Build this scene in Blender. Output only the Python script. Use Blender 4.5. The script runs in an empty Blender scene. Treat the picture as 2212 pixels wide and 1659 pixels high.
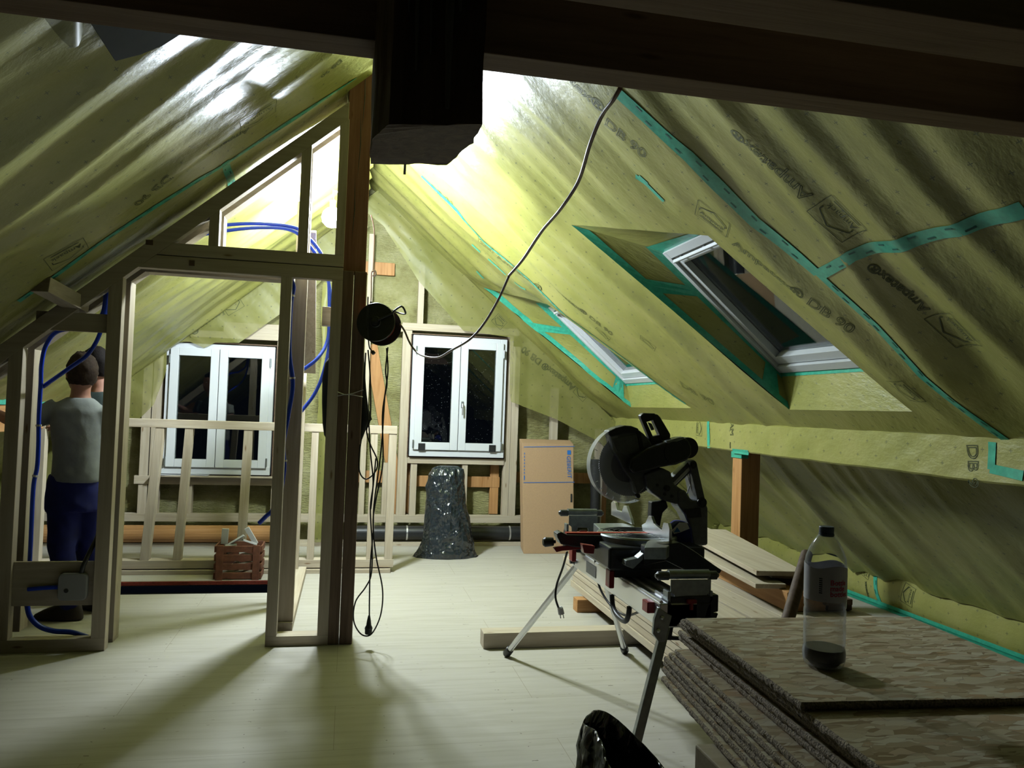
import bpy, bmesh, math, random
from mathutils import Vector, Matrix, noise
from mathutils.bvhtree import BVHTree
random.seed(7)
SC = bpy.context.scene
COL = SC.collection
V = Vector
# ------------------------------------------------------------------ camera
YAW, PITCH, ROLL, F, CH = 0.2058, 0.03144, 0.03508, 1689.06, 1.5
f_ = V((math.sin(YAW)*math.cos(PITCH), math.cos(YAW)*math.cos(PITCH), math.sin(PITCH)))
r0 = V((math.cos(YAW), -math.sin(YAW), 0)); u0 = r0.cross(f_)
r_ = r0*math.cos(ROLL)+u0*math.sin(ROLL); u_ = -r0*math.sin(ROLL)+u0*math.cos(ROLL)
CAM = V((0, 0, CH))
cd = bpy.data.cameras.new('camera'); cam = bpy.data.objects.new('camera', cd); COL.objects.link(cam)
cd.sensor_fit = 'HORIZONTAL'; cd.sensor_width = 36; cd.lens = F/2212*36; cd.clip_start = .05; cd.clip_end = 200
m = Matrix((r_, u_, -f_)).transposed().to_4x4(); m.translation = CAM; cam.matrix_world = m
SC.camera = cam
SC.view_settings.view_transform = 'Standard'; SC.view_settings.look = 'None'
SC.view_settings.gamma = 1; SC.view_settings.use_curve_mapping = False
SC.view_settings.exposure = 0.33
SC.cycles.max_bounces = 10; SC.cycles.diffuse_bounces = 1; SC.cycles.transparent_max_bounces = 16
SC.cycles.sample_clamp_indirect = 4.0
w = bpy.data.worlds.new('night'); SC.world = w; w.use_nodes = True
w.node_tree.nodes['Background'].inputs[0].default_value = (.02, .03, .05, 1)
w.node_tree.nodes['Background'].inputs[1].default_value = .05
LAMP_POS = V((-.175, 6.1, 2.91)); LAMP_B = V((.0, 6.25, 2.98)); LAMP_STRENGTH = 700.0; LAMP_R = .08
# pixel -> world, on planes of the room
def ray(x, y): return r_*((x-1106)/F)+u_*((829.5-y)/F)+f_
def Zp(x, y, z=0.0): d = ray(x, y); return CAM+d*((z-CH)/d.z)
def Yp(x, y, Y): d = ray(x, y); return CAM+d*(Y/d.y)
def Xp(x, y, X): d = ray(x, y); return CAM+d*(X/d.x)
# ------------------------------------------------------------------ materials
def newmat(name):
    m = bpy.data.materials.new(name); m.use_nodes = True
    nt = m.node_tree; b = nt.nodes['Principled BSDF']
    return m, nt, b
def nd(nt, t, **k):
    n = nt.nodes.new(t)
    for a, v in k.items(): setattr(n, a, v)
    return n
def ramp(nt, fac, stops):
    n = nd(nt, 'ShaderNodeValToRGB'); cr = n.color_ramp
    while len(cr.elements) < len(stops): cr.elements.new(.5)
    for e, (p, c) in zip(cr.elements, stops): e.position = p; e.color = (*c, 1) if len(c) == 3 else c
    nt.links.new(fac, n.inputs[0]); return n.outputs[0]
def coords(nt, scale, uv=False, rot=(0, 0, 0)):
    tc = nd(nt, 'ShaderNodeTexCoord'); mp = nd(nt, 'ShaderNodeMapping')
    mp.inputs['Scale'].default_value = scale; mp.inputs['Rotation'].default_value = rot
    nt.links.new(tc.outputs['UV' if uv else 'Object'], mp.inputs[0]); return mp.outputs[0]
def noi(nt, co, scale, detail=4, rough=.55, dist=0):
    n = nd(nt, 'ShaderNodeTexNoise'); n.inputs['Scale'].default_value = scale
    n.inputs['Detail'].default_value = detail; n.inputs['Roughness'].default_value = rough
    n.inputs['Distortion'].default_value = dist
    nt.links.new(co, n.inputs['Vector']); return n.outputs['Fac']
def bump(nt, b, h, strength, dist=.01):
    n = nd(nt, 'ShaderNodeBump'); n.inputs['Strength'].default_value = strength; n.inputs['Distance'].default_value = dist
    nt.links.new(h, n.inputs['Height']); nt.links.new(n.outputs[0], b.inputs['Normal'])
def plain(name, col, rough=.6, metal=0, spec=.5, nz=0, nscale=40, bmp=0):
    m, nt, b = newmat(name)
    b.inputs['Base Color'].default_value = (*col, 1); b.inputs['Roughness'].default_value = rough
    b.inputs['Metallic'].default_value = metal; b.inputs['Specular IOR Level'].default_value = spec
    n = noi(nt, coords(nt, (1, 1, 1)), nscale)
    if nz:
        c = ramp(nt, n, [(.3, tuple(x*(1-nz) for x in col)), (.7, tuple(min(1, x*(1+nz)) for x in col))])
        nt.links.new(c, b.inputs['Base Color'])
    if bmp: bump(nt, b, n, bmp)
    return m
def wood(name, c1, c2, axis='z', rough=.65, knots=True, k=1.0):
    m, nt, b = newmat(name)
    s = {'x': (1.2, 22, 22), 'y': (22, 1.2, 22), 'z': (22, 22, 1.2)}[axis]
    co = coords(nt, s)
    n = noi(nt, co, 1.6, 6, .6, .6)
    c = ramp(nt, n, [(.3, c1), (.5, tuple((a+b_)/2 for a, b_ in zip(c1, c2))), (.72, c2)])
    if knots:
        vs = {'x': (2.2, 9, 9), 'y': (9, 2.2, 9), 'z': (9, 9, 2.2)}[axis]
        vo = nd(nt, 'ShaderNodeTexVoronoi'); vo.inputs['Scale'].default_value = 1
        nt.links.new(coords(nt, vs), vo.inputs['Vector'])
        kf = ramp(nt, vo.outputs['Distance'], [(.03, (1, 1, 1)), (.085, (0, 0, 0))])
        mx = nd(nt, 'ShaderNodeMix', data_type='RGBA'); nt.links.new(kf, mx.inputs[0])
        nt.links.new(c, mx.inputs[6]); mx.inputs[7].default_value = (c1[0]*.6, c1[1]*.48, c1[2]*.38, 1); c = mx.outputs[2]
    nt.links.new(c, b.inputs['Base Color']); b.inputs['Roughness'].default_value = rough
    b.inputs['Specular IOR Level'].default_value = .3
    bump(nt, b, n, .25*k, .004)
    return m
M = {}
for a in 'xyz':
    M['new_'+a] = wood('spruce_'+a, (.50, .41, .27), (.66, .58, .42), a)
    M['orange_'+a] = wood('larch_'+a, (.40, .19, .06), (.60, .33, .13), a)
    M['dark_'+a] = wood('old_timber_'+a, (.10, .062, .038), (.20, .13, .08), a, k=2)
    M['collar_'+a] = wood('aged_beam_'+a, (.20, .125, .07), (.31, .21, .125), a, k=2)
M['red_z'] = wood('reddish_post', (.27, .12, .07), (.42, .21, .13), 'z', k=2)
M['post_z'] = wood('brown_post', (.15, .10, .065), (.26, .18, .12), 'z', k=2)
def floor_mat():
    m, nt, b = newmat('three_ply_boards')
    co = coords(nt, (1.3, 14, 1)); n = noi(nt, co, 1.5, 7, .62, .5)
    c = ramp(nt, n, [(.28, (.49, .455, .35)), (.5, (.565, .53, .43)), (.75, (.61, .575, .48))])
    # board seams: long joints along x, short joints along y
    br = nd(nt, 'ShaderNodeTexBrick'); br.inputs['Scale'].default_value = 1
    br.inputs['Brick Width'].default_value = 2.0; br.inputs['Row Height'].default_value = .5
    br.inputs['Mortar Size'].default_value = .0014; br.inputs['Mortar Smooth'].default_value = .3
    br.inputs['Color1'].default_value = br.inputs['Color2'].default_value = (0, 0, 0, 1); br.inputs['Mortar'].default_value = (1, 1, 1, 1)
    tc = nd(nt, 'ShaderNodeTexCoord'); nt.links.new(tc.outputs['Object'], br.inputs['Vector'])
    mx = nd(nt, 'ShaderNodeMix', data_type='RGBA'); nt.links.new(br.outputs['Color'], mx.inputs[0])
    nt.links.new(c, mx.inputs[6]); mx.inputs[7].default_value = (.36, .31, .21, 1)
    # dark flecks
    vo = nd(nt, 'ShaderNodeTexVoronoi'); vo.inputs['Scale'].default_value = 1
    nt.links.new(coords(nt, (9, 26, 1)), vo.inputs['Vector'])
    k = ramp(nt, vo.outputs['Distance'], [(.05, (1, 1, 1)), (.10, (0, 0, 0))])
    g = noi(nt, coords(nt, (1, 1, 1)), 2.5, 2); g2 = ramp(nt, g, [(.48, (0, 0, 0)), (.56, (.8, .8, .8))])
    mu = nd(nt, 'ShaderNodeMix', data_type='RGBA', blend_type='MULTIPLY'); mu.inputs[0].default_value = 1
    nt.links.new(k, mu.inputs[6]); nt.links.new(g2, mu.inputs[7])
    m2 = nd(nt, 'ShaderNodeMix', data_type='RGBA'); nt.links.new(mu.outputs[2], m2.inputs[0])
    nt.links.new(mx.outputs[2], m2.inputs[6]); m2.inputs[7].default_value = (.28, .22, .14, 1)
    sx = nd(nt, 'ShaderNodeSeparateXYZ'); nt.links.new(tc.outputs['Object'], sx.inputs[0]); jn = noi(nt, coords(nt, (3, 3, 1)), 5, 1)
    def mth(op, a, b2=None, v=None):
        q = nd(nt, 'ShaderNodeMath', operation=op); nt.links.new(a, q.inputs[0])
        if b2 is not None: nt.links.new(b2, q.inputs[1])
        elif v is not None: q.inputs[1].default_value = v
        return q.outputs[0]
    du = mth('ADD', mth('MULTIPLY', mth('SUBTRACT', mth('FRACT', mth('ADD', mth('DIVIDE', sx.outputs[0], v=.62), v=.13)), v=.5), v=.62), mth('MULTIPLY', mth('SUBTRACT', jn, v=.5), v=.16))
    dv = mth('MULTIPLY', mth('SUBTRACT', mth('FRACT', mth('DIVIDE', sx.outputs[1], v=.14)), v=.5), v=.14)
    rr = mth('SQRT', mth('ADD', mth('MULTIPLY', du, du), mth('MULTIPLY', dv, dv))); dot = mth('LESS_THAN', rr, v=.0048)
    m3 = nd(nt, 'ShaderNodeMix', data_type='RGBA'); nt.links.new(mth('MULTIPLY', dot, v=.75), m3.inputs[0]); nt.links.new(m2.outputs[2], m3.inputs[6]); m3.inputs[7].default_value = (.16, .13, .08, 1); m2 = m3
    nt.links.new(m2.outputs[2], b.inputs['Base Color']); b.inputs['Roughness'].default_value = .5
    b.inputs['Specular IOR Level'].default_value = .35
    bump(nt, b, n, .15, .003)
    return m
M['floor'] = floor_mat()
def osb_mat():
    m, nt, b = newmat('strand_board')
    def flakes(rot, sc):
        co = coords(nt, (1, 1, 1)); wn = nd(nt, 'ShaderNodeTexNoise'); wn.inputs['Scale'].default_value = 14; nt.links.new(co, wn.inputs['Vector'])
        mp = nd(nt, 'ShaderNodeMapping'); mp.inputs['Scale'].default_value = sc; mp.inputs['Rotation'].default_value = (0, 0, rot)
        ad = nd(nt, 'ShaderNodeMix', data_type='RGBA'); ad.inputs[0].default_value = .03; nt.links.new(co, ad.inputs[6]); nt.links.new(wn.outputs['Color'], ad.inputs[7])
        nt.links.new(ad.outputs[2], mp.inputs[0]); vo = nd(nt, 'ShaderNodeTexVoronoi'); vo.inputs['Scale'].default_value = 1
        nt.links.new(mp.outputs[0], vo.inputs['Vector']); ed = nd(nt, 'ShaderNodeTexVoronoi', feature='DISTANCE_TO_EDGE'); ed.inputs['Scale'].default_value = 1; nt.links.new(mp.outputs[0], ed.inputs['Vector'])
        sp = nd(nt, 'ShaderNodeSeparateColor'); nt.links.new(vo.outputs['Color'], sp.inputs[0]); return sp, ed
    A1, E1 = flakes(1.0, (17, 62, 1)); A2, E2 = flakes(-.25, (19, 70, 1)); A3, E3 = flakes(2.1, (22, 66, 1))
    def sel(f, thr, a, c):
        g = nd(nt, 'ShaderNodeMath', operation='GREATER_THAN'); nt.links.new(f, g.inputs[0]); g.inputs[1].default_value = thr
        x = nd(nt, 'ShaderNodeMix', data_type='FLOAT'); nt.links.new(g.outputs[0], x.inputs[0]); nt.links.new(a, x.inputs[2]); nt.links.new(c, x.inputs[3]); return x.outputs[0]
    v1 = sel(A2.outputs[1], .5, A1.outputs[0], A2.outputs[0]); v = sel(A3.outputs[1], .6, v1, A3.outputs[0])
    e1 = sel(A2.outputs[1], .5, E1.outputs[0], E2.outputs[0]); e = sel(A3.outputs[1], .6, e1, E3.outputs[0])
    c = ramp(nt, v, [(.0, (.34, .23, .11)), (.25, (.56, .44, .26)), (.5, (.70, .60, .39)), (.75, (.82, .75, .55)), (.95, (.60, .42, .23))])
    ef = ramp(nt, e, [(.0, (.55, .55, .55)), (.025, (0, 0, 0))])
    mx = nd(nt, 'ShaderNodeMix', data_type='RGBA'); nt.links.new(ef, mx.inputs[0]); nt.links.new(c, mx.inputs[6]); mx.inputs[7].default_value = (.22, .13, .06, 1)
    nt.links.new(mx.outputs[2], b.inputs['Base Color']); b.inputs['Roughness'].default_value = .5; b.inputs['Specular IOR Level'].default_value = .4
    bump(nt, b, v, .4, .004); return m
M['osb'] = osb_mat()
M['osb_edge'] = plain('strand_board_edge', (.60, .50, .36), .9, nz=.5, nscale=220, bmp=1.0)
def membrane(name, alpha=1.0, base=((.27, .275, .062), (.335, .33, .085), (.38, .36, .11)), rough=.36):
    m, nt, b = newmat(name)
    tc = nd(nt, 'ShaderNodeTexCoord')
    co = coords(nt, (1, 1, 1)); n = noi(nt, co, 2.2, 4, .6)
    c = ramp(nt, n, [(.3, base[0]), (.5, base[1]), (.7, base[2])])
    sp = nd(nt, 'ShaderNodeSeparateXYZ'); nt.links.new(tc.outputs['UV'], sp.inputs[0])
    def mth(op, a, b_=None, v=None):
        x = nd(nt, 'ShaderNodeMath', operation=op)
        nt.links.new(a, x.inputs[0])
        if b_ is not None: nt.links.new(b_, x.inputs[1])
        elif v is not None: x.inputs[1].default_value = v
        return x.outputs[0]
    def plus(cu, cv, ou, ov, arm, th):
        fu = mth('ABSOLUTE', mth('SUBTRACT', mth('FRACT', mth('ADD', mth('DIVIDE', sp.outputs[0], v=cu), v=ou)), v=.5))
        fv = mth('ABSOLUTE', mth('SUBTRACT', mth('FRACT', mth('ADD', mth('DIVIDE', sp.outputs[1], v=cv), v=ov)), v=.5))
        du = mth('MULTIPLY', fu, v=cu); dv = mth('MULTIPLY', fv, v=cv)
        h = mth('MULTIPLY', mth('LESS_THAN', du, v=arm), mth('LESS_THAN', dv, v=th))
        w_ = mth('MULTIPLY', mth('LESS_THAN', dv, v=arm), mth('LESS_THAN', du, v=th))
        return mth('MAXIMUM', h, w_)
    p = mth('MAXIMUM', plus(.17, .17, 0, 0, .0105, .0019), plus(.17, .17, .5, .5, .0105, .0019))
    mx = nd(nt, 'ShaderNodeMix', data_type='RGBA'); nt.links.new(mth('MULTIPLY', p, v=.8), mx.inputs[0])
    nt.links.new(c, mx.inputs[6]); mx.inputs[7].default_value = (.10, .12, .05, 1)
    nt.links.new(mx.outputs[2], b.inputs['Base Color'])
    b.inputs['Roughness'].default_value = rough; b.inputs['Specular IOR Level'].default_value = .55
    cr = nd(nt, 'ShaderNodeTexNoise'); cr.inputs['Scale'].default_value = 9; cr.inputs['Detail'].default_value = 6; cr.inputs['Roughness'].default_value = .62
    mp = nd(nt, 'ShaderNodeMapping'); mp.inputs['Scale'].default_value = (.75, 1.15, 1)
    nt.links.new(tc.outputs['UV'], mp.inputs[0]); nt.links.new(mp.outputs[0], cr.inputs['Vector'])
    bump(nt, b, cr.outputs['Fac'], .55, .012)
    b.inputs['Transmission Weight'].default_value = 0
    if alpha < 1: b.inputs['Alpha'].default_value = alpha
    return m
M['mem'] = membrane('vapour_membrane')
M['flap'] = membrane('sheer_membrane', .62, rough=.45)
M['tape'] = plain('green_tape', (.05, .42, .27), .3, nz=.2, nscale=30)
M['tapeink'] = plain('tape_print', (.01, .12, .09), .5)
M['ink'] = plain('print_ink', (.055, .07, .02), .7)
M['wool'] = None
def wool():
    m, nt, b = newmat('mineral_wool')
    co = coords(nt, (1, 1, 1)); n = noi(nt, co, 3.5, 8, .7); n2 = noi(nt, coords(nt, (1, 1, 4)), 22, 4, .6)
    c = ramp(nt, n, [(.3, (.26, .235, .085)), (.5, (.42, .40, .17)), (.68, (.54, .51, .26))])
    nt.links.new(c, b.inputs['Base Color']); b.inputs['Roughness'].default_value = .95; b.inputs['Specular IOR Level'].default_value = .1
    ad = nd(nt, 'ShaderNodeMath', operation='ADD'); nt.links.new(n, ad.inputs[0]); nt.links.new(n2, ad.inputs[1])
    bump(nt, b, ad.outputs[0], .9, .03)
    return m
M['wool'] = wool()
M['pvc'] = plain('white_frame', (.80, .83, .80), .28)
M['pvcgrey'] = plain('grey_skylight_frame', (.55, .58, .56), .35)
M['seal'] = plain('dark_seal', (.03, .03, .03), .5)
M['blk'] = plain('black_plastic', (.018, .019, .020), .42, nz=.2)
M['blkm'] = plain('black_steel', (.03, .032, .035), .35, .3, nz=.2)
M['dgrey'] = plain('dark_grey_casting', (.12, .125, .13), .42, .5, nz=.15)
M['alu'] = plain('aluminium', (.72, .73, .74), .30, .85)
M['alud'] = plain('grey_metal', (.30, .33, .33), .38, .75, nz=.15)
M['wht'] = plain('off_white', (.78, .78, .72), .5)
M['red'] = plain('red_plastic', (.30, .018, .02), .35)
M['redline'] = plain('red_strip', (.62, .06, .03), .4)
M['redpaint'] = plain('red_oxide', (.30, .05, .03), .7, nz=.3)
M['blue'] = plain('blue_conduit', (.010, .06, .62), .30)
M['cable'] = plain('black_cable', (.02, .02, .02), .4)
M['cabbr'] = plain('brown_cable', (.11, .045, .028), .4)
M['cabwh'] = plain('pale_cable', (.62, .60, .56), .4)
M['cabmid'] = plain('brown_grey_cable', (.20, .13, .10), .4)
M['card'] = plain('cardboard', (.46, .30, .16), .75, nz=.05, nscale=90)
M['cardink'] = plain('blue_print', (.02, .16, .52), .6)
M['paper'] = plain('paper', (.8, .8, .78), .6)
M['foam'] = plain('grey_foam', (.36, .36, .33), .8)
M['grey'] = plain('grey_fabric', (.30, .32, .31), .9, nz=.08, nscale=15, bmp=.3)
M['navy'] = plain('blue_work_fabric', (.008, .013, .14), .85, nz=.2, nscale=12)
M['darkf'] = plain('dark_fabric', (.012, .014, .014), .95, nz=.2, nscale=14)
M['dgreen'] = plain('dark_green_fabric', (.025, .04, .035), .9)
M['skin'] = plain('skin', (.42, .20, .13), .55, nz=.08, nscale=20)
M['hair'] = plain('brown_hair', (.040, .026, .017), .8, spec=.15, nz=.3, nscale=30, bmp=.4)
M['hairb'] = plain('black_hair', (.012, .009, .008), .8, spec=.15, nz=.3, nscale=30, bmp=.4)
M['boot'] = plain('boot_leather', (.035, .024, .018), .7)
M['crate'] = plain('reddish_crate_wood', (.22, .085, .045), .8, nz=.25, nscale=20)
M['pinkbrown'] = plain('plaster', (.30, .16, .12), .9)
M['label'] = plain('bottle_label', (.86, .84, .86), .4, nz=.06, nscale=18)
M['pink'] = plain('pink_print', (.75, .06, .14), .5)
M['cola'] = plain('dark_drink', (.012, .004, .003), .25, spec=.2)
M['cap'] = plain('grey_blue_plastic', (.10, .13, .18), .45)
M['drip'] = plain('dried_glue', (.22, .20, .15), .8)
def bagm():
    m, nt, b = newmat('black_foil')
    b.inputs['Base Color'].default_value = (.016, .024, .030, 1); b.inputs['Roughness'].default_value = .2
    b.inputs['Specular IOR Level'].default_value = .8
    co = coords(nt, (1, 1, .8)); wn = nd(nt, 'ShaderNodeTexNoise'); wn.inputs['Scale'].default_value = 4; nt.links.new(co, wn.inputs['Vector'])
    ad = nd(nt, 'ShaderNodeMix', data_type='RGBA'); ad.inputs[0].default_value = .12; nt.links.new(co, ad.inputs[6]); nt.links.new(wn.outputs['Color'], ad.inputs[7])
    vo = nd(nt, 'ShaderNodeTexVoronoi'); vo.inputs['Scale'].default_value = 11; nt.links.new(ad.outputs[2], vo.inputs['Vector'])
    v2 = nd(nt, 'ShaderNodeTexVoronoi'); v2.inputs['Scale'].default_value = 31; nt.links.new(ad.outputs[2], v2.inputs['Vector'])
    sm = nd(nt, 'ShaderNodeMath', operation='MULTIPLY_ADD'); nt.links.new(v2.outputs['Distance'], sm.inputs[0]); sm.inputs[1].default_value = .35; nt.links.new(vo.outputs['Distance'], sm.inputs[2])
    bump(nt, b, sm.outputs[0], .8, .05)
    return m
M['bag'] = bagm()
def glassm(name, col=(1, 1, 1), rough=.0, ior=1.45, dust=False):
    m, nt, b = newmat(name)
    b.inputs['Base Color'].default_value = (*col, 1); b.inputs['Roughness'].default_value = rough
    b.inputs['Transmission Weight'].default_value = 1; b.inputs['IOR'].default_value = ior
    if dust:
        vo = nd(nt, 'ShaderNodeTexVoronoi'); vo.inputs['Scale'].default_value = 42
        nt.links.new(coords(nt, (1, 1, 1)), vo.inputs['Vector'])
        k = ramp(nt, vo.outputs['Distance'], [(.05, (0, 0, 0)), (.075, (1, 1, 1))])
        nt.links.new(k, b.inputs['Transmission Weight'])
    return m
M['glass'] = glassm('window_glass', (.9, .95, .93), 0, 1.6)
M['glassd'] = glassm('dusty_window_glass', (.9, .95, .93), 0, 1.6, True)
def clearm(name, fac, tint=(.9, .93, .92), rough=.12):
    m, nt, b = newmat(name); out = nt.nodes['Material Output']
    b.inputs['Base Color'].default_value = (*tint, 1); b.inputs['Roughness'].default_value = rough; b.inputs['Specular IOR Level'].default_value = 1
    tr = nd(nt, 'ShaderNodeBsdfTransparent'); mx = nd(nt, 'ShaderNodeMixShader')
    lw = nd(nt, 'ShaderNodeLayerWeight'); lw.inputs[0].default_value = .35
    mr = nd(nt, 'ShaderNodeMapRange'); nt.links.new(lw.outputs['Facing'], mr.inputs[0]); mr.inputs[3].default_value = fac; mr.inputs[4].default_value = min(1, fac+.55)
    nt.links.new(mr.outputs[0], mx.inputs[0]); nt.links.new(tr.outputs[0], mx.inputs[1]); nt.links.new(b.outputs[0], mx.inputs[2])
    nt.links.new(mx.outputs[0], out.inputs[0]); return m
M['guard'] = clearm('clear_guard', .22)
M['bladem'] = plain('saw_blade', (.14, .14, .14), .45, .6)
M['pet'] = clearm('clear_bottle_plastic', .10, (.85, .9, .88), .06)
m_, nt_, b_ = newmat('lamp_glow'); b_.inputs['Base Color'].default_value = (1, 1, 1, 1)
b_.inputs['Emission Color'].default_value = (.85, .965, 1.10, 1); b_.inputs['Emission Strength'].default_value = LAMP_STRENGTH
M['glow'] = m_
# ------------------------------------------------------------------ builders
WM = {}
def link(o, parent=None, label=None, cat=None, group=None, kind=None):
    COL.objects.link(o)
    if parent is not None:
        o.parent = parent; o.matrix_parent_inverse = WM.get(parent.name, Matrix.Identity(4)).inverted()
    for k_, v in (('label', label), ('category', cat), ('group', group), ('kind', kind)):
        if v: o[k_] = v
    return o
def thing(name, loc, label=None, cat=None, group=None, kind=None):
    o = bpy.data.objects.new(name, None); o.location = V(loc); o.empty_display_size = .1
    link(o, None, label, cat, group, kind); WM[o.name] = Matrix.Translation(V(loc)); return o
class MB:
    def __init__(s): s.v = []; s.f = []; s.uv = None
    def add(s, vs, fs):
        n = len(s.v); s.v += [V(p) for p in vs]; s.f += [tuple(i+n for i in f) for f in fs]; return s
    def box(s, x0, x1, y0, y1, z0, z1):
        vs = [(x, y, z) for z in (z0, z1) for y in (y0, y1) for x in (x0, x1)]
        return s.add(vs, [(0, 2, 3, 1), (4, 5, 7, 6), (0, 1, 5, 4), (2, 6, 7, 3), (0, 4, 6, 2), (1, 3, 7, 5)])
    def prism(s, pts, ext):
        n = len(pts); pts = [V(p) for p in pts]; e = V(ext)
        vs = pts+[p+e for p in pts]
        fs = [tuple(range(n)), tuple(range(2*n-1, n-1, -1))]+[(i, i+n, (i+1) % n+n, (i+1) % n) for i in range(n)]
        fs = [fs[0][::-1], fs[1][::-1]]+[t[::-1] for t in fs[2:]] if True else fs
        return s.add(vs, fs)
    def bar(s, a, b, w, h, up=(0, 0, 1)):
        a, b = V(a), V(b); d = (b-a).normalized(); u = V(up)
        sd = d.cross(u).normalized(); u = sd.cross(d).normalized()
        vs = []
        for p in (a, b):
            for i, j in ((-1, -1), (1, -1), (1, 1), (-1, 1)): vs.append(p+sd*(i*w/2)+u*(j*h/2))
        return s.add(vs, [(0, 1, 2, 3), (7, 6, 5, 4), (0, 4, 5, 1), (1, 5, 6, 2), (2, 6, 7, 3), (3, 7, 4, 0)])
    def tube(s, pts, r, n=8, cap=True):
        pts = [V(p) for p in pts]; rs = r if isinstance(r, (list, tuple)) else [r]*len(pts)
        rings = []; pu = None
        for i, p in enumerate(pts):
            d = (pts[min(i+1, len(pts)-1)]-pts[max(i-1, 0)]).normalized()
            if pu is None: pu = d.orthogonal().normalized()
            pu = (pu-d*pu.dot(d)).normalized() if (pu-d*pu.dot(d)).length > 1e-5 else d.orthogonal().normalized()
            q = d.cross(pu)
            rings.append([p+(pu*math.cos(2*math.pi*k/n)+q*math.sin(2*math.pi*k/n))*rs[i] for k in range(n)])
        vs = [v for rg in rings for v in rg]; fs = []
        for i in range(len(pts)-1):
            for k in range(n): fs.append((i*n+k, i*n+(k+1) % n, (i+1)*n+(k+1) % n, (i+1)*n+k))
        if cap: fs += [tuple(range(n))[::-1], tuple((len(pts)-1)*n+k for k in range(n))]
        return s.add(vs, fs)
    def lathe(s, base, prof, axis=(0, 0, 1), n=32):
        base = V(base); ax = V(axis).normalized(); a = ax.orthogonal().normalized(); b = ax.cross(a)
        vs = []; fs = []
        for r, h in prof:
            for k in range(n):
                t = 2*math.pi*k/n; vs.append(base+ax*h+(a*math.cos(t)+b*math.sin(t))*r)
        for i in range(len(prof)-1):
            for k in range(n): fs.append((i*n+k, i*n+(k+1) % n, (i+1)*n+(k+1) % n, (i+1)*n+k))
        if prof[0][0] > 1e-6: fs.append(tuple(range(n))[::-1])
        if prof[-1][0] > 1e-6: fs.append(tuple((len(prof)-1)*n+k for k in range(n)))
        return s.add(vs, fs)
    def build(s, name, mat, parent=None, label=None, cat=None, group=None, kind=None, bev=0, smooth=False, mats=None, mi=None):
        me = bpy.data.meshes.new(name); me.from_pydata([tuple(p) for p in s.v], [], s.f)
        for mm in (mats or [mat]): me.materials.append(M[mm] if isinstance(mm, str) else mm)
        if mi:
            for p, i in zip(me.polygons, mi): p.material_index = i
        bm = bmesh.new(); bm.from_mesh(me); bmesh.ops.recalc_face_normals(bm, faces=bm.faces); bm.to_mesh(me); bm.free()
        if smooth:
            for p in me.polygons: p.use_smooth = True
            if smooth == 'auto': me.set_sharp_from_angle(angle=.6)
        o = bpy.data.objects.new(name, me)
        if bev:
            md = o.modifiers.new('b', 'BEVEL'); md.width = bev; md.segments = 2; md.limit_method = 'ANGLE'
        return link(o, parent, label, cat, group, kind)
def spline(pts, n=8):
    pts = [V(p) for p in pts]; out = []
    for i in range(len(pts)-1):
        p0 = pts[max(i-1, 0)]; p1 = pts[i]; p2 = pts[i+1]; p3 = pts[min(i+2, len(pts)-1)]
        for k in range(n):
            t = k/n
            out.append(.5*((2*p1)+(p2-p0)*t+(2*p0-5*p1+4*p2-p3)*t*t+(3*p1-p0-3*p2+p3)*t**3))
    out.append(pts[-1]); return out
def fbm(p, o=4): return noise.fractal(V(p), .6, 2.0, o)
# ------------------------------------------------------------------ floor and walls
GY = 8.8
b = MB()
OX0, OX1, OY0, OY1 = -2.45, -.52, 6.39, 6.84
xs = [-4.1, OX0, OX1, 4.5]; ys = [-1.6, OY0, OY1, GY]
for i in range(3):
    for j in range(3):
        if i == 1 and j == 1: continue
        b.box(xs[i], xs[i+1], ys[j], ys[j+1], -.04, 0)
b.build('floor', 'floor', kind='structure')
MB().box(OX0, OX1, OY1-.012, OY1, -.032, -.004).build('trim_1', 'redpaint', kind='structure')
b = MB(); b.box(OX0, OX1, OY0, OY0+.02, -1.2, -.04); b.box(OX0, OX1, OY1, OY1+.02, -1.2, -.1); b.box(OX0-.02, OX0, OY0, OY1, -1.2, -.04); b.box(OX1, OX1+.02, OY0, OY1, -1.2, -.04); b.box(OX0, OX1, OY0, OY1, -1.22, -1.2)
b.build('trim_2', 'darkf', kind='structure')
# windows in the gable, measured
W1 = dict(x0=-1.85, x1=-.76, z0=.70, z1=2.07); W2 = dict(x0=.66, x1=1.73, z0=.935, z1=2.28)
def grid_wall(Y, x0, x1, ztop, holes, name, mat):
    # rectangles around the holes, subdivided and roughened
    N = .06; vs = {}; b = MB(); idx = {}
    nx = int((x1-x0)/N); nz = int(4.0/N)
    def P(i, j):
        if (i, j) not in idx:
            x = x0+i*N; z = j*N
            for h in holes:
                for e in ('x0', 'x1'):
                    if abs(x-h[e]) < N/2: x = h[e]
                for e in ('z0', 'z1'):
                    if abs(z-h[e]) < N/2: z = h[e]
            d = .035*fbm((x*2.2, 3, z*2.2))+.012*noise.noise(V((x*9, 1, z*9)))
            idx[(i, j)] = len(b.v); b.v.append(V((x, Y+d, z)))
        return idx[(i, j)]
    for i in range(nx):
        for j in range(nz):
            xc = x0+(i+.5)*N; zc = (j+.5)*N
            if zc > ztop(xc)+.15: continue
            if any(h['x0'] < xc < h['x1'] and h['z0'] < zc < h['z1'] for h in holes): continue
            b.f.append((P(i, j), P(i+1, j), P(i+1, j+1), P(i, j+1)))
    return b.build(name, mat, kind='structure', smooth=True)
ZR, T, ZL = 4.05, .87, 3.60
XR = .08
ztop = lambda x: ZR-T*x if x > XR else ZL+T*x
grid_wall(GY, -4.1, 4.5, ztop, [W1, W2], 'wall_back', 'wool')
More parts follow.
